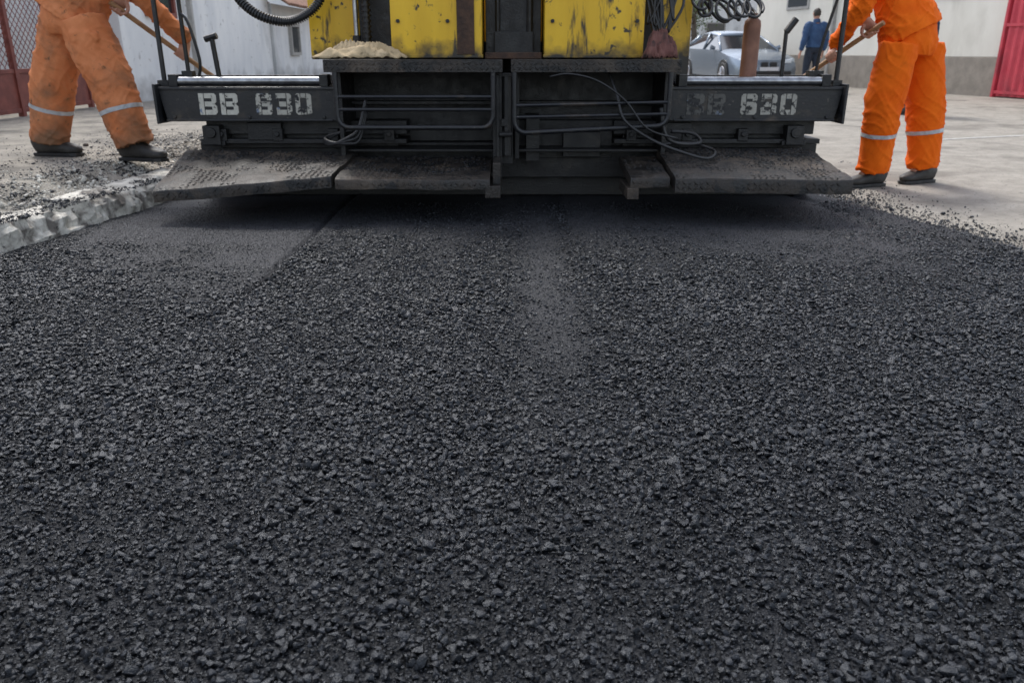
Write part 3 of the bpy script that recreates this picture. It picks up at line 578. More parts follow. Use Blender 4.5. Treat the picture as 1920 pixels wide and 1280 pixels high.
def folds(p,amp,fz=13,fx=4):
    wx=mnoise.noise(p*5)*.8
    a=mnoise.noise(Vector((p.x*fx+2,p.y*fx,p.z*fz+p.x*12+wx))); b_=mnoise.noise(Vector((p.x*fx*1.5,p.y*fx*1.5+5,p.z*fz*1.1-p.x*17+wx*2)))
    c=mnoise.noise(Vector((p.x*16+p.z*7,p.y*14,p.z*5)))
    ra=max(0,1-abs(a)*5)**1.5; rb=max(0,1-abs(b_)*5)**1.5
    return amp*(ra*1.3+rb*.9-.5+c*.7)
def hand(b,g,axis,p,flip=1,rh=.017,sc=1.0):
    g=Vector(g);a=Vector(axis).normalized();p=Vector(p);p=(p-a*p.dot(a)).normalized();q=a.cross(p)*flip
    at_=lambda th,r_,o_:g+a*o_+(p*math.cos(R(th))+q*math.sin(R(th)))*r_
    lens=[(55,105,160,205),(58,112,170,222),(55,108,163,212),(52,98,145,185)]
    for i,(o_,L_) in enumerate(zip((.033,.011,-.011,-.032),lens)):
        r0=rh+.010; pts=[at_(25,r0+.014,o_),at_(L_[0],r0+.010,o_),at_(L_[1],r0+.003,o_),at_(L_[2],r0,o_*.97),at_(L_[3],r0-.001,o_*.95)]
        rr=[.0105,.0102,.0092,.0085,.0070]; rr=[r_*(.88 if i==3 else 1) for r_ in rr]; b.loft(pts,rr,n=10)
    b.loft([at_(-48,rh+.045,.018),at_(-62,rh+.026,.038),at_(-95,rh+.013,.047),at_(-140,rh+.010,.044),at_(-172,rh+.008,.036)],[.014,.0135,.0115,.010,.008],n=10)
    wr=g+p*(rh+.050)-q*.072
    b.loft([wr,wr+(at_(0,rh+.022,0)-wr)*.35,at_(-15,rh+.022,0),at_(30,rh+.021,0)],[(.028,.021),(.036,.020),(.042,.0165),(.040,.013)],side=a,n=16)
    return wr
def person(name,label,J,mats,fwd,vox=.0095,bands=None,wr=.010,handle=None,hips=(.165,.13),leg=(.118,.108,.098,.092),detail=True,shs=1.0,hipdir=None,pocket=None):
    Vv=lambda k:Vector(J[k]); F=Vector(fwd).normalized(); Sd=Vector((0,0,1)).cross(F).normalized(); Hs=Vector((0,0,1)).cross(Vector(hipdir)).normalized() if hipdir else Sd
    base=(Vv('ankL')+Vv('ankR'))/2; base.z=J['z0']; e=empty(name,base,label,'person')
    pel,ch,nk,hd=Vv('pelvis'),Vv('chest'),Vv('neck'),Vv('head')
    b=B(); mid=(pel+ch)/2
    b.loft(cat([pel-(ch-pel).normalized()*.08,pel,mid,ch,nk-(nk-ch)*.25],3),catv([(.13,.10),(.155,.11),(.13,.10),(.165,.11),(.10,.07)],3),side=Sd,n=18)
    b.loft([nk-(hd-nk)*.4,nk,nk+(hd-nk)*.6],[(.07,.06),(.055,.058),(.055,.058)],side=Sd,n=14)
    up=(hd-nk).normalized(); up=(up*.4+Vector((0,0,1))*.6).normalized()
    hp=[hd+up*z for z in(-.115,-.10,-.06,0,.05,.09,.112,.118)]; hr=[(.03,.04),(.045,.065),(.062,.082),(.073,.095),(.074,.096),(.058,.078),(.03,.045),(.01,.015)]
    hp=[q+F*(.018 if i<2 else 0) for i,q in enumerate(hp)]; b.loft(hp,hr,side=Sd,n=20)
    b.loft([hd+F*.085+up*.02,hd+F*.112-up*.02,hd+F*.088-up*.03],[.008,.013,.01],n=8)
    b.loft([hd+F*.082-Sd*.02-up*.062,hd+F*.088-up*.062,hd+F*.082+Sd*.02-up*.062],[.005,.009,.005],n=8)
    for s_ in(1,-1): b.loft([hd+Sd*s_*.07-up*.03,hd+Sd*s_*.084,hd+Sd*s_*.074+up*.03],[.010,.016,.010],n=8)
    jl={}
    for s_ in('L','R'):
        hip,kn,an=Vv('hip'+s_),Vv('kn'+s_),Vv('ank'+s_); sh,el_,wrist=Vv('sh'+s_),Vv('el'+s_),Vv('wr'+s_)
        b.loft(cat([hip,kn,an],4),catv([.085,.055,.04],4),n=14)
        T=Vector(J['toe'+s_]); b.loft([an,an-T*.02+Vector((0,0,-.03)),an+T*.10+Vector((0,0,-.04))],[.038,.036,.025],n=10)
        if s_ in J.get('grip',{}):
            g,ax,pp,fl=J['grip'][s_]; wrist=hand(b,g,ax,pp,fl)
        else:
            dn=(wrist-el_).normalized(); b.loft([wrist,wrist+dn*.05,wrist+dn*.09],[(.024,.02),(.04,.016),(.036,.012)],side=F,n=12)
            for i in range(4):
                o_=F*(.03-.02*i); L_=(.07,.08,.074,.058)[i]; b.loft([wrist+dn*.08+o_*.9,wrist+dn*(.09+L_*.5)+o_,wrist+dn*(.09+L_)+o_-Sd*(.01 if s_=='L' else -.01)],[.0095,.009,.007],n=8)
            b.loft([wrist+dn*.02+F*.02,wrist+dn*.055+F*.05,wrist+dn*.09+F*.056],[.013,.011,.009],n=8)
        jl[s_]=(sh,el_,wrist)
        b.loft(cat([ch+(sh-ch)*.6+Vector((0,0,.01)),sh,el_,wrist],4),catv([.055,.056,.042,.028],4),n=14)
    me=remesh(b,.006 if detail else .009,2)
    body=objm(me,'body',M['skin'],e,smooth=True,fix=False)
    b=B(); b.loft([hd+up*z-F*.012 for z in(-.07,-.02,.04,.09,.12,.13)],[(.05,.06),(.078,.088),(.081,.094),(.066,.082),(.035,.05),(.01,.02)],side=Sd,n=18); 
    hm=remesh(b,.008,2); bm=bmesh.new(); bm.from_mesh(hm); bmesh.ops.delete(bm,geom=[f_ for f_ in bm.faces if (f_.calc_center_median()-hd).dot(F)>.03 and (f_.calc_center_median()-hd).dot(up)<.075],context='FACES'); bm.to_mesh(hm); bm.free()
    objm(hm,'hair',M['hair'],e,smooth=True,fix=False)
    for s_ in(1,-1):
        b=B(); b.ball(hd+F*.083+Sd*s_*.031+up*.002,.0125,10,6); obj(b,'eye',M['eye'],e,smooth=True)
    b=B(); b.loft(cat([pel-Vector((0,0,.12)),pel-Vector((0,0,.05)),pel+(ch-pel).normalized()*.06,pel+(ch-pel).normalized()*.16],3),catv([(hips[0]*.8,hips[1]*.85),hips,(hips[0]*.97,hips[1]*.97),(hips[0]*.88,hips[1]*.9)],3),side=Hs,n=22)
    for s_ in('L','R'):
        hip,kn,an=Vv('hip'+s_),Vv('kn'+s_),Vv('ank'+s_); t_=(an-kn)
        b.loft(cat([hip+Vector((0,0,.03)),hip+(kn-hip)*.45,kn,kn+t_*.5,an+Vector((0,0,-.015))],4),catv([(leg[0]*.95,leg[0]),(leg[0],leg[0]),(leg[1],leg[1]),(leg[2],leg[2]),(leg[3],leg[3])],4),n=22)
    if pocket:
        pc,pn,pw,ph_=[Vector(q) if isinstance(q,tuple) else q for q in pocket]; t1=Vector((0,0,1)).cross(pn).normalized()
        c=[pc-t1*pw-Vector((0,0,ph_)),pc+t1*pw-Vector((0,0,ph_)),pc+t1*pw+Vector((0,0,ph_)),pc-t1*pw+Vector((0,0,ph_))]
        vs=[q-pn*.05 for q in c]+[q+pn*.012 for q in c]; b.add(vs,[(0,3,2,1),(4,5,6,7),(0,1,5,4),(1,2,6,5),(2,3,7,6),(3,0,4,7)])
        fl=[pc-t1*(pw+.006)+Vector((0,0,ph_*.45)),pc+t1*(pw+.006)+Vector((0,0,ph_*.45)),pc+t1*(pw+.006)+Vector((0,0,ph_*1.08)),pc-t1*(pw+.006)+Vector((0,0,ph_*1.08))]
        vs=[q-pn*.05 for q in fl]+[q+pn*.022 for q in fl]; b.add(vs,[(0,3,2,1),(4,5,6,7),(0,1,5,4),(1,2,6,5),(2,3,7,6),(3,0,4,7)])
    me=remesh(b,vox,3)
    kz=(J['knL'][2]+J['knR'][2])/2; z0=J['z0']
    def fn(p):
        near=.35+.6*math.exp(-((p.z-kz)/.13)**2)+.8*math.exp(-((p.z-z0-.14)/.08)**2)+.4*math.exp(-((p.z-pel.z+.12)/.1)**2)
        big=mnoise.noise(Vector((p.x*4,p.y*4,p.z*3)))*.010
        return folds(p,wr*near)+big
    wrinkle(me,fn)
    tr=objm(me,'trousers',mats['trousers'],e,smooth=True,fix=False)
    if bands:
        for s_ in('L','R'):
            bm=bmesh.new(); bm.from_mesh(me); kn,an=Vv('kn'+s_),Vv('ank'+s_); d_=(kn-an).normalized(); c0=an+d_*bands[0]; 
            bmesh.ops.bisect_plane(bm,geom=bm.verts[:]+bm.edges[:]+bm.faces[:],plane_co=c0,plane_no=-d_,clear_outer=True)
            bmesh.ops.bisect_plane(bm,geom=bm.verts[:]+bm.edges[:]+bm.faces[:],plane_co=c0+d_*bands[1],plane_no=d_,clear_outer=True)
            oth=Vv('ank'+('R' if s_=='L' else 'L')); ok=Vv('kn'+('R' if s_=='L' else 'L')); od=(ok-oth)
            c1=oth+od.normalized()*bands[0]
            bmesh.ops.delete(bm,geom=[v_ for v_ in bm.verts if (v_.co-c0).length>(v_.co-c1).length],context='VERTS')
            bm.normal_update()
            for v_ in bm.verts: v_.co+=v_.normal*.0035
            m2=bpy.data.meshes.new('band'); bm.to_mesh(m2); bm.free(); m2.materials.clear(); objm(m2,'reflective_band',M['reflect'],tr,smooth=True,fix=False).matrix_parent_inverse=Matrix.Identity(4)
    ax_=(ch-pel).normalized(); b=B(); hem=J.get('hem',.02)
    b.loft(cat([pel-ax_*hem,pel+ax_*.12,(pel+ch)/2+ax_*.05,ch,nk-(nk-ch)*.3],4),catv([(hips[0]*1.16,hips[1]*1.2),(hips[0]*1.08,hips[1]*1.12),(.185,.145),(.205,.15),(.12,.09)],4),side=Hs,n=22)
    for s_ in('L','R'):
        sh,el_,wrist=jl[s_]; end=wrist+(el_-wrist).normalized()*.03
        b.loft(cat([ch+(sh-ch)*.5,sh,el_,end],4),catv([.085,.085,.068,.052],4),n=16)
    b.loft([nk-(hd-nk)*.35,nk+(hd-nk)*.22],[(.085,.08),(.072,.072)],side=Sd,n=16)
    me=remesh(b,vox,3); wrinkle(me,lambda p:folds(p,wr*.9,12,6)+mnoise.noise(p*6)*.01)
    objm(me,mats.get('topname','jacket'),mats['top'],e,smooth=True,fix=False)
    for s_ in('L','R'):
        an=Vv('ank'+s_); T=Vector(J['toe'+s_]).normalized(); S2=Vector((-T.y,T.x,0)); z=J['z0']; h0=Vector((an.x,an.y,z))
        b=B()
        st=[(-.105,.020,.030,.085),(-.09,.036,.045,.10),(-.03,.043,.055,.115),(.03,.044,.05,.10),(.08,.048,.04,.075),(.135,.048,.034,.06),(.17,.036,.026,.05),(.185,.016,.015,.035)]
        st=[(a_*shs,w_*shs,c_,hh*shs) for a_,w_,c_,hh in st]
        pts=[h0+T*d_+Vector((0,0,hh/2+.012)) for d_,w_,_,hh in st]; b.loft(pts,[(w_,hh/2) for d_,w_,_,hh in st],side=S2,n=16,sq=.8)
        b.loft([an+Vector((0,0,-.03)),Vector((an.x,an.y,z+.08))],[.05,.05],n=14)
        ms=remesh(b,.007,3); so_=objm(ms,'shoe',M['shoe'],e,smooth=True,fix=False)
        b=B(); out=[(-.108,.02),(-.095,.036),(-.03,.040),(.03,.040),(.08,.050),(.14,.050),(.175,.036),(.19,.015)]; out=[(a_*shs,c_*shs) for a_,c_ in out]
        poly=[h0+T*d_+S2*w_ for d_,w_ in out]+[h0+T*d_-S2*w_ for d_,w_ in reversed(out)]; b.prism([(q.x,q.y) for q in poly],z+.001,z+.022); obj(b,'sole',M['rubber'],so_,bevel=.003).matrix_parent_inverse=Matrix.Identity(4)
    return e,tr
def tool(name,S,E,label,kind='rake'):
    S=Vector(S);E=Vector(E); d_=(E-S).normalized(); e=empty(name,E,label,kind)
    b=B(); b.tube([S,S+(E-S)*.5,E],.0165,n=12); obj(b,'handle',M['wood'],e,smooth='auto')
    s_=Vector((-d_.y,d_.x,0)).normalized(); f_=Vector((d_.x,d_.y,0)).normalized(); b=B(); c=E+Vector((0,0,.0))
    p=[c-s_*.19,c+s_*.19]; b.loft(p,[(.012,.03),(.012,.03)],side=f_,n=8)
    b.loft([E-d_*.12,E],[.021,.024],n=12); obj(b,'blade',M['steel'],e,bevel=.002)
S1=Vector((-2.48,5.33,1.13)); E1=Vector((-1.42,6.35,.03)); d1=(E1-S1).normalized()
tool('rake',S1,E1,'wooden handled asphalt rake held by worker in faded orange')
gF=S1+(E1-S1)*.27; gB=S1+(E1-S1)*.03
J=dict(z0=PZ+.001,pelvis=(-2.77,5.40,1.07),chest=(-2.48,5.40,1.47),neck=(-2.35,5.40,1.63),head=(-2.24,5.40,1.76),
 hipL=(-2.86,5.48,1.0),hipR=(-2.66,5.32,1.0),knL=(-3.01,5.50,.66),knR=(-2.53,5.29,.66),ankL=(-3.12,5.52,.29),ankR=(-2.43,5.26,.29),toeL=(.98,-.12,0),toeR=(.97,-.22,0),
 shL=(-2.42,5.60,1.49),shR=(-2.38,5.22,1.49),elL=(-2.40,5.68,1.22),elR=(-2.26,5.22,1.20),wrL=(-2.4,5.5,1.1),wrR=(-2.2,5.4,.93),
 grip={'R':(gF,d1,(-.3,-.55,.75),1),'L':(gB,d1,(-.1,.75,.6),-1)},hem=.02)
person('person','worker in faded dirty orange overalls bending over a rake',J,dict(trousers=M['orange_old'],top=M['orange_old']),(1,0,-.25),bands=(.20,.026),wr=.0085,leg=(.144,.136,.128,.120),hips=(.19,.17),shs=1.15,pocket=((-2.60,5.185,.86),(.12,-1,0),.075,.09))
S2=Vector((2.42,5.58,1.02)); E2=Vector((1.45,6.9,-.02)); d2=(E2-S2).normalized()
tool('rake',S2,E2,'wooden handled asphalt rake held by worker in bright orange')
gF=S2+(E2-S2)*.20; gB=S2+(E2-S2)*.05
J=dict(z0=-.053,pelvis=(2.70,5.76,.94),chest=(2.50,5.82,1.37),neck=(2.38,5.84,1.54),head=(2.28,5.85,1.67),
 hipL=(2.575,5.66,.86),hipR=(2.84,5.85,.86),knL=(2.525,5.63,.47),knR=(2.925,5.86,.47),ankL=(2.54,5.68,.07),ankR=(2.98,5.85,.07),toeL=(-.95,-.30,0),toeR=(-.93,-.36,0),
 shL=(2.32,5.64,1.38),shR=(2.50,6.0,1.38),elL=(2.24,5.52,1.12),elR=(2.38,5.98,1.12),wrL=(2.2,5.7,.93),wrR=(2.4,5.8,1.0),
 grip={'L':(gF,d2,(.3,-.55,.75),-1),'R':(gB,d2,(.1,.8,.5),1)},hem=-.02)
person('person','worker in bright orange overalls leaning on a rake',J,dict(trousers=M['orange'],top=M['orange']),(-1,.12,-.2),bands=(.23,.026),wr=.0085,leg=(.130,.124,.116,.108),hips=(.205,.16),shs=1.05,hipdir=(-.6,.8,0))
def walker(x,y,z0,fwd,label,mats):
    F=Vector(fwd).normalized(); S=Vector((0,0,1)).cross(F); o=Vector((x,y,z0)); P=lambda f_,s_,z:tuple(o+F*f_+S*s_+Vector((0,0,z)))
    J=dict(z0=z0,pelvis=P(0,0,.98),chest=P(.02,0,1.36),neck=P(.0,0,1.52),head=P(.03,0,1.66),hipL=P(0,.09,.93),hipR=P(0,-.09,.93),knL=P(.06,.1,.52),knR=P(-.02,-.1,.52),ankL=P(.05,.11,.11),ankR=P(-.12,-.11,.11),
      toeL=tuple(F),toeR=tuple(F),shL=P(0,.2,1.42),shR=P(0,-.2,1.42),elL=P(-.04,.27,1.13),elR=P(-.02,-.27,1.13),wrL=P(.04,.28,.88),wrR=P(.06,-.28,.88),hem=.02)
    person('person',label,J,mats,fwd,vox=.012,wr=.006,leg=(.09,.075,.065,.06),hips=(.165,.12),detail=False)
walker(6.75,19.0,-.055,(-.2,1,0),'man in blue shirt and dark trousers standing in street',dict(trousers=M['jeans'],top=M['blueshirt'],topname='shirt'))
walker(5.93,12.4,-.055,(-.5,1,0),'person in dark jeans walking along the street',dict(trousers=M['jeans'],top=M['navy'],topname='jacket'))
# ------------------------------------------------------------------ CARS
def car(loc,rz,paint,label):
    e=empty('parked_car',loc,label,'car',group='cars parked in the street',rz=rz)
    st=[(-2.28,.30,.52,.62,.60),(-2.22,.22,.66,.76,.70),(-2.0,.19,.74,.85,.80),(-1.5,.18,.82,.89,.86),(-.9,.18,.93,.90,.87),(0,.18,.96,.90,.88),(1.0,.18,.98,.90,.87),(1.7,.19,1.0,.88,.84),(2.1,.24,.98,.82,.78),(2.25,.35,.85,.74,.70)]
    b=B(); n=12
    for y,zl,zh,w_,wt in st:
        for k in range(n):
            prof=[(-.85*w_,zl),(-w_,zl+.08),(-w_*1.01,(zl+zh)/2),(-w_*.99,zh-.12),(-wt,zh-.03),(-wt*.6,zh+.012),(wt*.6,zh+.012),(wt,zh-.03),(w_*.99,zh-.12),(w_*1.01,(zl+zh)/2),(w_,zl+.08),(.85*w_,zl)][k]
            b.v.append((prof[0],y,prof[1]))
    m_=len(st); b.f=[(i*n+k,i*n+(k+1)%n,(i+1)*n+(k+1)%n,(i+1)*n+k) for i in range(m_-1) for k in range(n)]+[tuple(range(n)),tuple((m_-1)*n+k for k in range(n))]
    body=obj(b,'body',paint,e,smooth='auto',local=True)
    rs=[(-.15,1.30,.58),(.0,1.36,.62),(.5,1.42,.64),(1.0,1.40,.62),(1.4,1.33,.58)]
    b=B()
    for y,z,w_ in rs: b.v+=[(-w_,y,z-.05),(-w_*.8,y,z),(0,y,z+.015),(w_*.8,y,z),(w_,y,z-.05)]
    b.f=[(i*5+k,i*5+k+1,(i+1)*5+k+1,(i+1)*5+k) for i in range(4) for k in range(4)]
    r_=obj(b,'roof',paint,e,smooth=True,local=True); s_=r_.modifiers.new('s','SOLIDIFY'); s_.thickness=.03
    for x in(-1,1):
        for q,r0 in(([(x*.82,-.95,.90),(x*.60,-.13,1.28)],.035),([(x*.80,1.95,.97),(x*.58,1.38,1.29)],.06),([(x*.84,.35,.93),(x*.64,.4,1.37)],.03)):
            b=B(); b.tube(q,r0,n=6); obj(b,'pillar',paint,e,smooth=True,local=True)
    b=B(); b.add([(-.80,-.93,.91),(.80,-.93,.91),(.58,-.16,1.28),(-.58,-.16,1.28)],[(0,1,2,3)]); obj(b,'windscreen',M['glass'],e,local=True)
    b=B(); b.add([(-.76,1.92,.98),(.76,1.92,.98),(.56,1.40,1.28),(-.56,1.40,1.28)],[(0,1,2,3)]); obj(b,'rear_window',M['glass'],e,local=True)
    for x in(-1,1):
        b=B(); b.add([(x*.82,-.88,.92),(x*.83,1.85,.97),(x*.60,1.36,1.28),(x*.63,.5,1.36),(x*.60,-.1,1.28)],[(0,1,2,3,4)]); obj(b,'side_window',M['glass'],e,local=True)
        b=B(); b.loft([(x*.88,-.62,.96),(x*1.0,-.64,.99)],[(.05,.05),(.04,.065)],n=10); obj(b,'wing_mirror',paint,e,smooth='auto',local=True)
        b=B(); b.loft([(x*.36,-2.235,.60),(x*.58,-2.19,.62),(x*.78,-1.98,.66)],[(.02,.05),(.06,.075),(.03,.05)],side=(0,1,0),n=12); obj(b,'headlight',M['lamp'],e,smooth='auto',local=True)
        b=B(); b.loft([(x*.12-.09,-2.285,.53),(x*.12+.09,-2.285,.53)],[(.03,.10),(.03,.10)],side=(0,1,0),n=12); obj(b,'grille',M['carblack'],e,bevel=.01,local=True)
        for y in(-1.42,1.38):
            b=B(); b.loft([(x*.72,y,.32),(x*.915,y,.32)],.36,n=28); obj(b,'wheel_arch',M['carblack'],e,local=True)
            b=B(); b.loft([(x*.70,y,.31),(x*.90,y,.31),(x*.925,y,.31)],[.31,.31,.28],n=28); wh=obj(b,'tyre',M['rubber'],e,local=True)
            b=B(); b.loft([(x*.926,y,.31),(x*.935,y,.31)],[.2,.19],n=20)
            for k in range(5):
                a=k*2*math.pi/5; b.loft([(x*.937,y,.31),(x*.937,y+.19*math.cos(a),.31+.19*math.sin(a))],[.03,.02],n=6)
            obj(b,'rim',M['rim'],e,local=True)
    b=B(); b.box(-.62,.62,-2.30,-2.2,.26,.40); obj(b,'bumper_intake',M['carblack'],e,bevel=.02,local=True)
    b=B(); b.box(-.26,.26,-2.325,-2.31,.41,.50); obj(b,'number_plate',M['carwhite'],e,local=True)
    return e
car((6.35,24.0,-.055),R(7),M['carpaint'],'silver blue saloon car parked with its front showing')
car((4.5,31,-.055),R(10),M['carwhite'],'white saloon car parked behind the silver one')
# ------------------------------------------------------------------ BUILDINGS
def wallbox(name,pts,z0,z1,m,parent=None,label=None):
    b=B(); b.prism(pts,z0,z1); return obj(b,name,m,parent,bevel=.01,label=label)
e=empty('white_wall',(-5.3,14.3,.12),'tall white plastered yard wall with grey stains','wall')
wallbox('wall',[(-5.15,11.25),(-4.95,17.5),(-5.2,17.5),(-5.4,11.25)],.1,3.1,M['white'],e)
wallbox('coping',[(-5.12,11.2),(-4.90,17.52),(-5.25,17.52),(-5.45,11.2)],3.103,3.18,M['plinth'],e)
wallbox('downpipe',[(-5.03,13.3),(-4.95,13.3),(-4.95,13.38),(-5.03,13.38)],.12,3.09,M['trim'],e)
b=B(); b.box(-5.17,-5.05,12.0,12.08,1.3,2.6); b.box(-5.17,-5.05,12.9,12.98,1.3,2.6); b.box(-5.17,-5.05,12.079,12.901,1.3,1.37); b.box(-5.17,-5.05,12.079,12.901,2.53,2.6); fr=obj(b,'window_frame',M['brownmetal'],e,bevel=.004)
b=B(); b.box(-5.13,-5.09,12.081,12.899,1.371,2.529); obj(b,'window_pane',M['glass'],e)
e=empty('small_house',(-6.5,20.5,0),'low pale house with old brown tiled roof','house')
wallbox('wall',[(-4.9,17.56),(-4.75,24),(-8.5,24),(-8.5,17.56)],.0,1.75,M['white'],e)
b=B()
for j in range(34):
    y0=17.35+j*.2
    b.loft([(-4.45,y0,1.72),(-6.7,y0,3.1)],[(.11,.035),(.11,.035)],side=(0,1,0),n=8)
b.add([(-4.48,17.3,1.71),(-4.48,24.2,1.71),(-6.7,24.2,3.08),(-6.7,17.3,3.08),(-8.9,24.2,1.7),(-8.9,17.3,1.7)],[(0,1,2,3),(3,2,4,5)])
b.add([(-4.9,17.5,1.75),(-8.5,17.5,1.75),(-6.7,17.5,2.98)],[(0,1,2)])
obj(b,'roof',M['tile'],e)
for y in(18.6,20.6):
    b=B(); b.box(-4.90,-4.80,y,y+.06,.75,1.4); b.box(-4.90,-4.80,y+.7,y+.76,.75,1.4); b.box(-4.90,-4.80,y+.059,y+.701,1.34,1.4); b.box(-4.90,-4.80,y+.059,y+.701,.75,.81); wf=obj(b,'window',M['trim'],e)
    b=B(); b.box(-4.88,-4.84,y+.061,y+.699,.811,1.339); obj(b,'pane',M['glass'],wf).matrix_parent_inverse=Matrix.Identity(4)
e=empty('metal_gate',(-5.4,10.1,.12),'red brown metal yard gate with wire lattice','gate')
b=B(); gy=[8.2,8.95,9.75,10.45,11.15]
for y in gy: b.box(-5.33,-5.27,y-.03,y+.03,.12,2.4)
for y0,y1 in zip(gy[:-1],gy[1:]):
    for z in(.22,.62,1.5,2.3): b.box(-5.32,-5.28,y0+.029,y1-.029,z,z+.045)
obj(b,'gate_frame',M['brownmetal'],e,bevel=.003)
b=B(); 
for y0,y1 in zip(gy[:-1],gy[1:]):
    k=-2.0
    while k<2.2:
        for sg in(1,-1):
            ya,yb=y0+.03,y1-.03; za=.67+k if sg>0 else .67+k+(yb-ya); zb=za+sg*(yb-ya)
            t0,t1=0.,1.; lo,hi=.67,2.3
            dz=zb-za
            tA=(lo-za)/dz; tB=(hi-za)/dz; t0=max(0,min(tA,tB)); t1=min(1,max(tA,tB))
            if t1>t0: b.tube([(-5.30,ya+(yb-ya)*t0,za+dz*t0),(-5.30,ya+(yb-ya)*t1,za+dz*t1)],.005,n=4)
        k+=.09
obj(b,'gate_lattice',M['brownmetal'],e)
for y0,y1 in zip(gy[:-1],gy[1:]): b=B(); b.box(-5.31,-5.29,y0+.031,y1-.031,.266,.619); obj(b,'gate_panel',M['brownmetal'],e)
e=empty('gate_pillar',(-5.4,8.0,.1),'white plastered masonry gate pillar','pillar')
wallbox('shaft',[(-5.55,7.7),(-5.15,7.7),(-5.15,8.13),(-5.55,8.13)],.1,2.4,M['white'],e); wallbox('cap',[(-5.6,7.65),(-5.1,7.65),(-5.1,8.17),(-5.6,8.17)],2.403,2.5,M['plinth'],e)
e=empty('yard_building',(-9,9,0),'plain pale building standing behind the gate','building')
wallbox('wall',[(-8.5,4),(-8.3,17.5),(-12,17.5),(-12,4)],0,4,M['white'],e)
wallbox('door',[(-8.44,9.9),(-8.36,9.9),(-8.36,10.9),(-8.44,10.9)],.1,2.2,M['trim'],e)
wallbox('roof',[(-8.0,3.7),(-7.9,17.5),(-12,17.5),(-12,3.7)],4.003,4.2,M['tile'],e)
e=empty('yard_wall',(-5.4,5,0),'white plastered low yard wall along pavement','wall')
wallbox('wall',[(-5.45,-5),(-5.25,-5),(-5.25,7.69),(-5.45,7.69)],.1,1.9,M['white'],e)
def along(Y): return 9.9+(17.7-Y)*.24
e=empty('street_house',(9.5,21,-.05),'long cream rendered house with grey plinth','house')
ya,yb=12,27; xa,xb=along(ya),along(yb)
wallbox('wall',[(xa,ya),(xa+6,ya+1.4),(xb+6,yb+1.4),(xb,yb)],.72,4.6,M['cream'],e)
wallbox('plinth',[(xa-.06,ya-.02),(xa+6,ya+1.35),(xb+6,yb+1.45),(xb-.06,yb+.02)],-.06,.717,M['plinth'],e)
wallbox('roof',[(xa-.4,ya-.3),(xa+6.4,ya+1.2),(xb+6.4,yb+1.8),(xb-.4,yb+.3)],4.603,4.9,M['tile'],e)
def onwall(y0,y1,z0,z1,t0,t1,nm,m,par):
    b=B(); b.prism([(along(y0)-t1,y0),(along(y0)-t0,y0),(along(y1)-t0,y1),(along(y1)-t1,y1)],z0,z1); return obj(b,nm,m,par,bevel=.005)
for y in(15.2,18.6,21.4,24.2):
    wf=onwall(y,y+1.1,1.95,3.3,-.05,.03,'window_frame',M['trim'],e); o=onwall(y+.08,y+1.02,2.03,3.22,.031,.036,'window_pane',M['glass'],wf); o.matrix_parent_inverse=Matrix.Identity(4)
onwall(22.9,23.0,-.05,4.6,.0,.09,'downpipe',M['trim'],e); onwall(19.9,19.98,-.05,4.6,.0,.08,'downpipe',M['trim'],e)
e=empty('red_gate',(10.2,16.6,-.05),'red corrugated metal gate against cream wall','gate')
b=B(); y=15.0; i=0; YE=17.12
vs=[]
while y<YE:
    o_=.10+(.03 if i%4 in(1,2) else 0); vs.append((along(y)-o_,y)); y+=.045; i+=1
b.v=[(x,y,-.03) for x,y in vs]+[(x,y,2.5) for x,y in vs]; n=len(vs); b.f=[(k,k+1,n+k+1,n+k) for k in range(n-1)]
o=obj(b,'gate_panel',M['redmetal'],e); s_=o.modifiers.new('s','SOLIDIFY'); s_.thickness=.004
onwall(YE+.01,YE+.07,-.05,2.55,.08,.16,'gate_post',M['redmetal'],e)
for z in(.02,1.3,2.4): b=B(); b.prism([(along(15)-.155,15.0),(along(15)-.135,15.0),(along(YE)-.135,YE),(along(YE)-.155,YE)],z,z+.06); obj(b,'gate_rail',M['redmetal'],e)
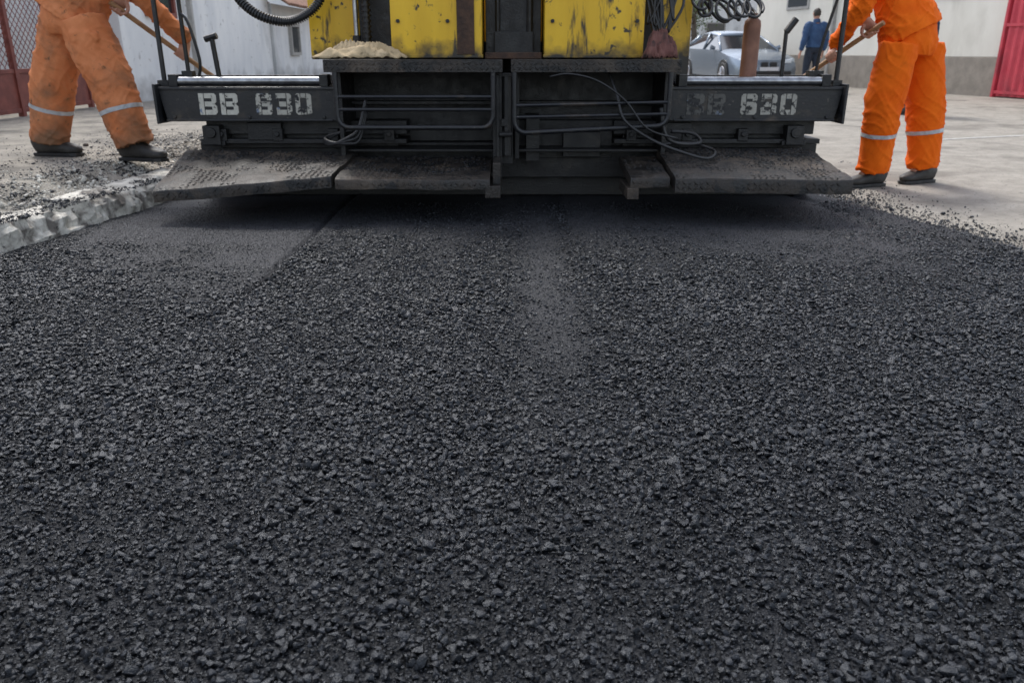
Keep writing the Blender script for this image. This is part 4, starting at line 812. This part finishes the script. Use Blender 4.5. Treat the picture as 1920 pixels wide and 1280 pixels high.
def far(x,y,w_,d_,h,m,label,rz=0):
    e=empty('far_house',(x,y,-.06),label,'house',rz=rz)
    b=B(); b.box(-w_/2,w_/2,0,d_,0,h); obj(b,'wall',m,e,local=True,bevel=.02)
    b=B(); b.add([(-w_/2-.4,-.4,h),(w_/2+.4,-.4,h),(w_/2+.4,d_/2,h+2.4),(-w_/2-.4,d_/2,h+2.4),(w_/2+.4,d_+.4,h),(-w_/2-.4,d_+.4,h)],[(0,1,2,3),(3,2,4,5),(1,4,2),(0,3,5)]); obj(b,'roof',M['tile'],e,local=True)
    k=int(w_/2.2)
    for i in range(k):
        x0=-w_/2+(i+.5)*w_/k-.5
        b=B(); b.box(x0-.07,x0+1.07,-.05,.02,.95,2.45); wf=obj(b,'window_frame',M['trim'],e,local=True); b=B(); b.box(x0,x0+1,-.06,-.052,1.02,2.38); obj(b,'window_pane',M['glass'],wf,local=True)
far(-3,44,12,8,5,M['cream'],'pale house closing the street'); far(9.5,50,12,8,6,M['white'],'white house at the end of street'); far(-9.5,31,8,10,4.2,M['white'],'white house with tiled roof'); far(16,34,9,8,5,M['cream'],'cream house beside the street',R(-10))
def tree(x,y,h,seed):
    rs=random.Random(seed); e=empty('tree',(x,y,-.06),'leafy street tree with loose uneven crown','tree')
    b=B(); b.tube([(x,y,-.1),(x+.1,y,h*.3),(x,y+.1,h*.55)],[.16,.12,.08],n=10)
    tips=[]
    for i in range(9):
        a=rs.uniform(0,6.28); l=rs.uniform(.8,1.7); z=h*rs.uniform(.3,.55); q=Vector((x,y,z)); t=q+Vector((math.cos(a)*l,math.sin(a)*l,l*rs.uniform(.5,1.2))); b.loft([q,(q+t)/2+Vector((0,0,.1)),t],[.05,.035,.015],n=6); tips.append(t)
    obj(b,'trunk',M['bark'],e,smooth=True)
    b=B()
    for t in tips+[Vector((x,y,h*.75)),Vector((x+.4,y,h*.88))]:
        for i in range(230):
            c=t+Vector((rs.gauss(0,.42),rs.gauss(0,.42),rs.gauss(0,.34))); u_=Vector((rs.gauss(0,1),rs.gauss(0,1),rs.gauss(0,1))).normalized()*.07; v_=u_.orthogonal().normalized()*.04
            b.add([c-u_,c+v_,c+u_,c-v_],[(0,1,2,3)])
    obj(b,'crown',M['leaf'],e)
tree(7.6,36,4.6,1); tree(5.2,40,5.2,2); tree(3.4,37,4.4,5)
print('done')
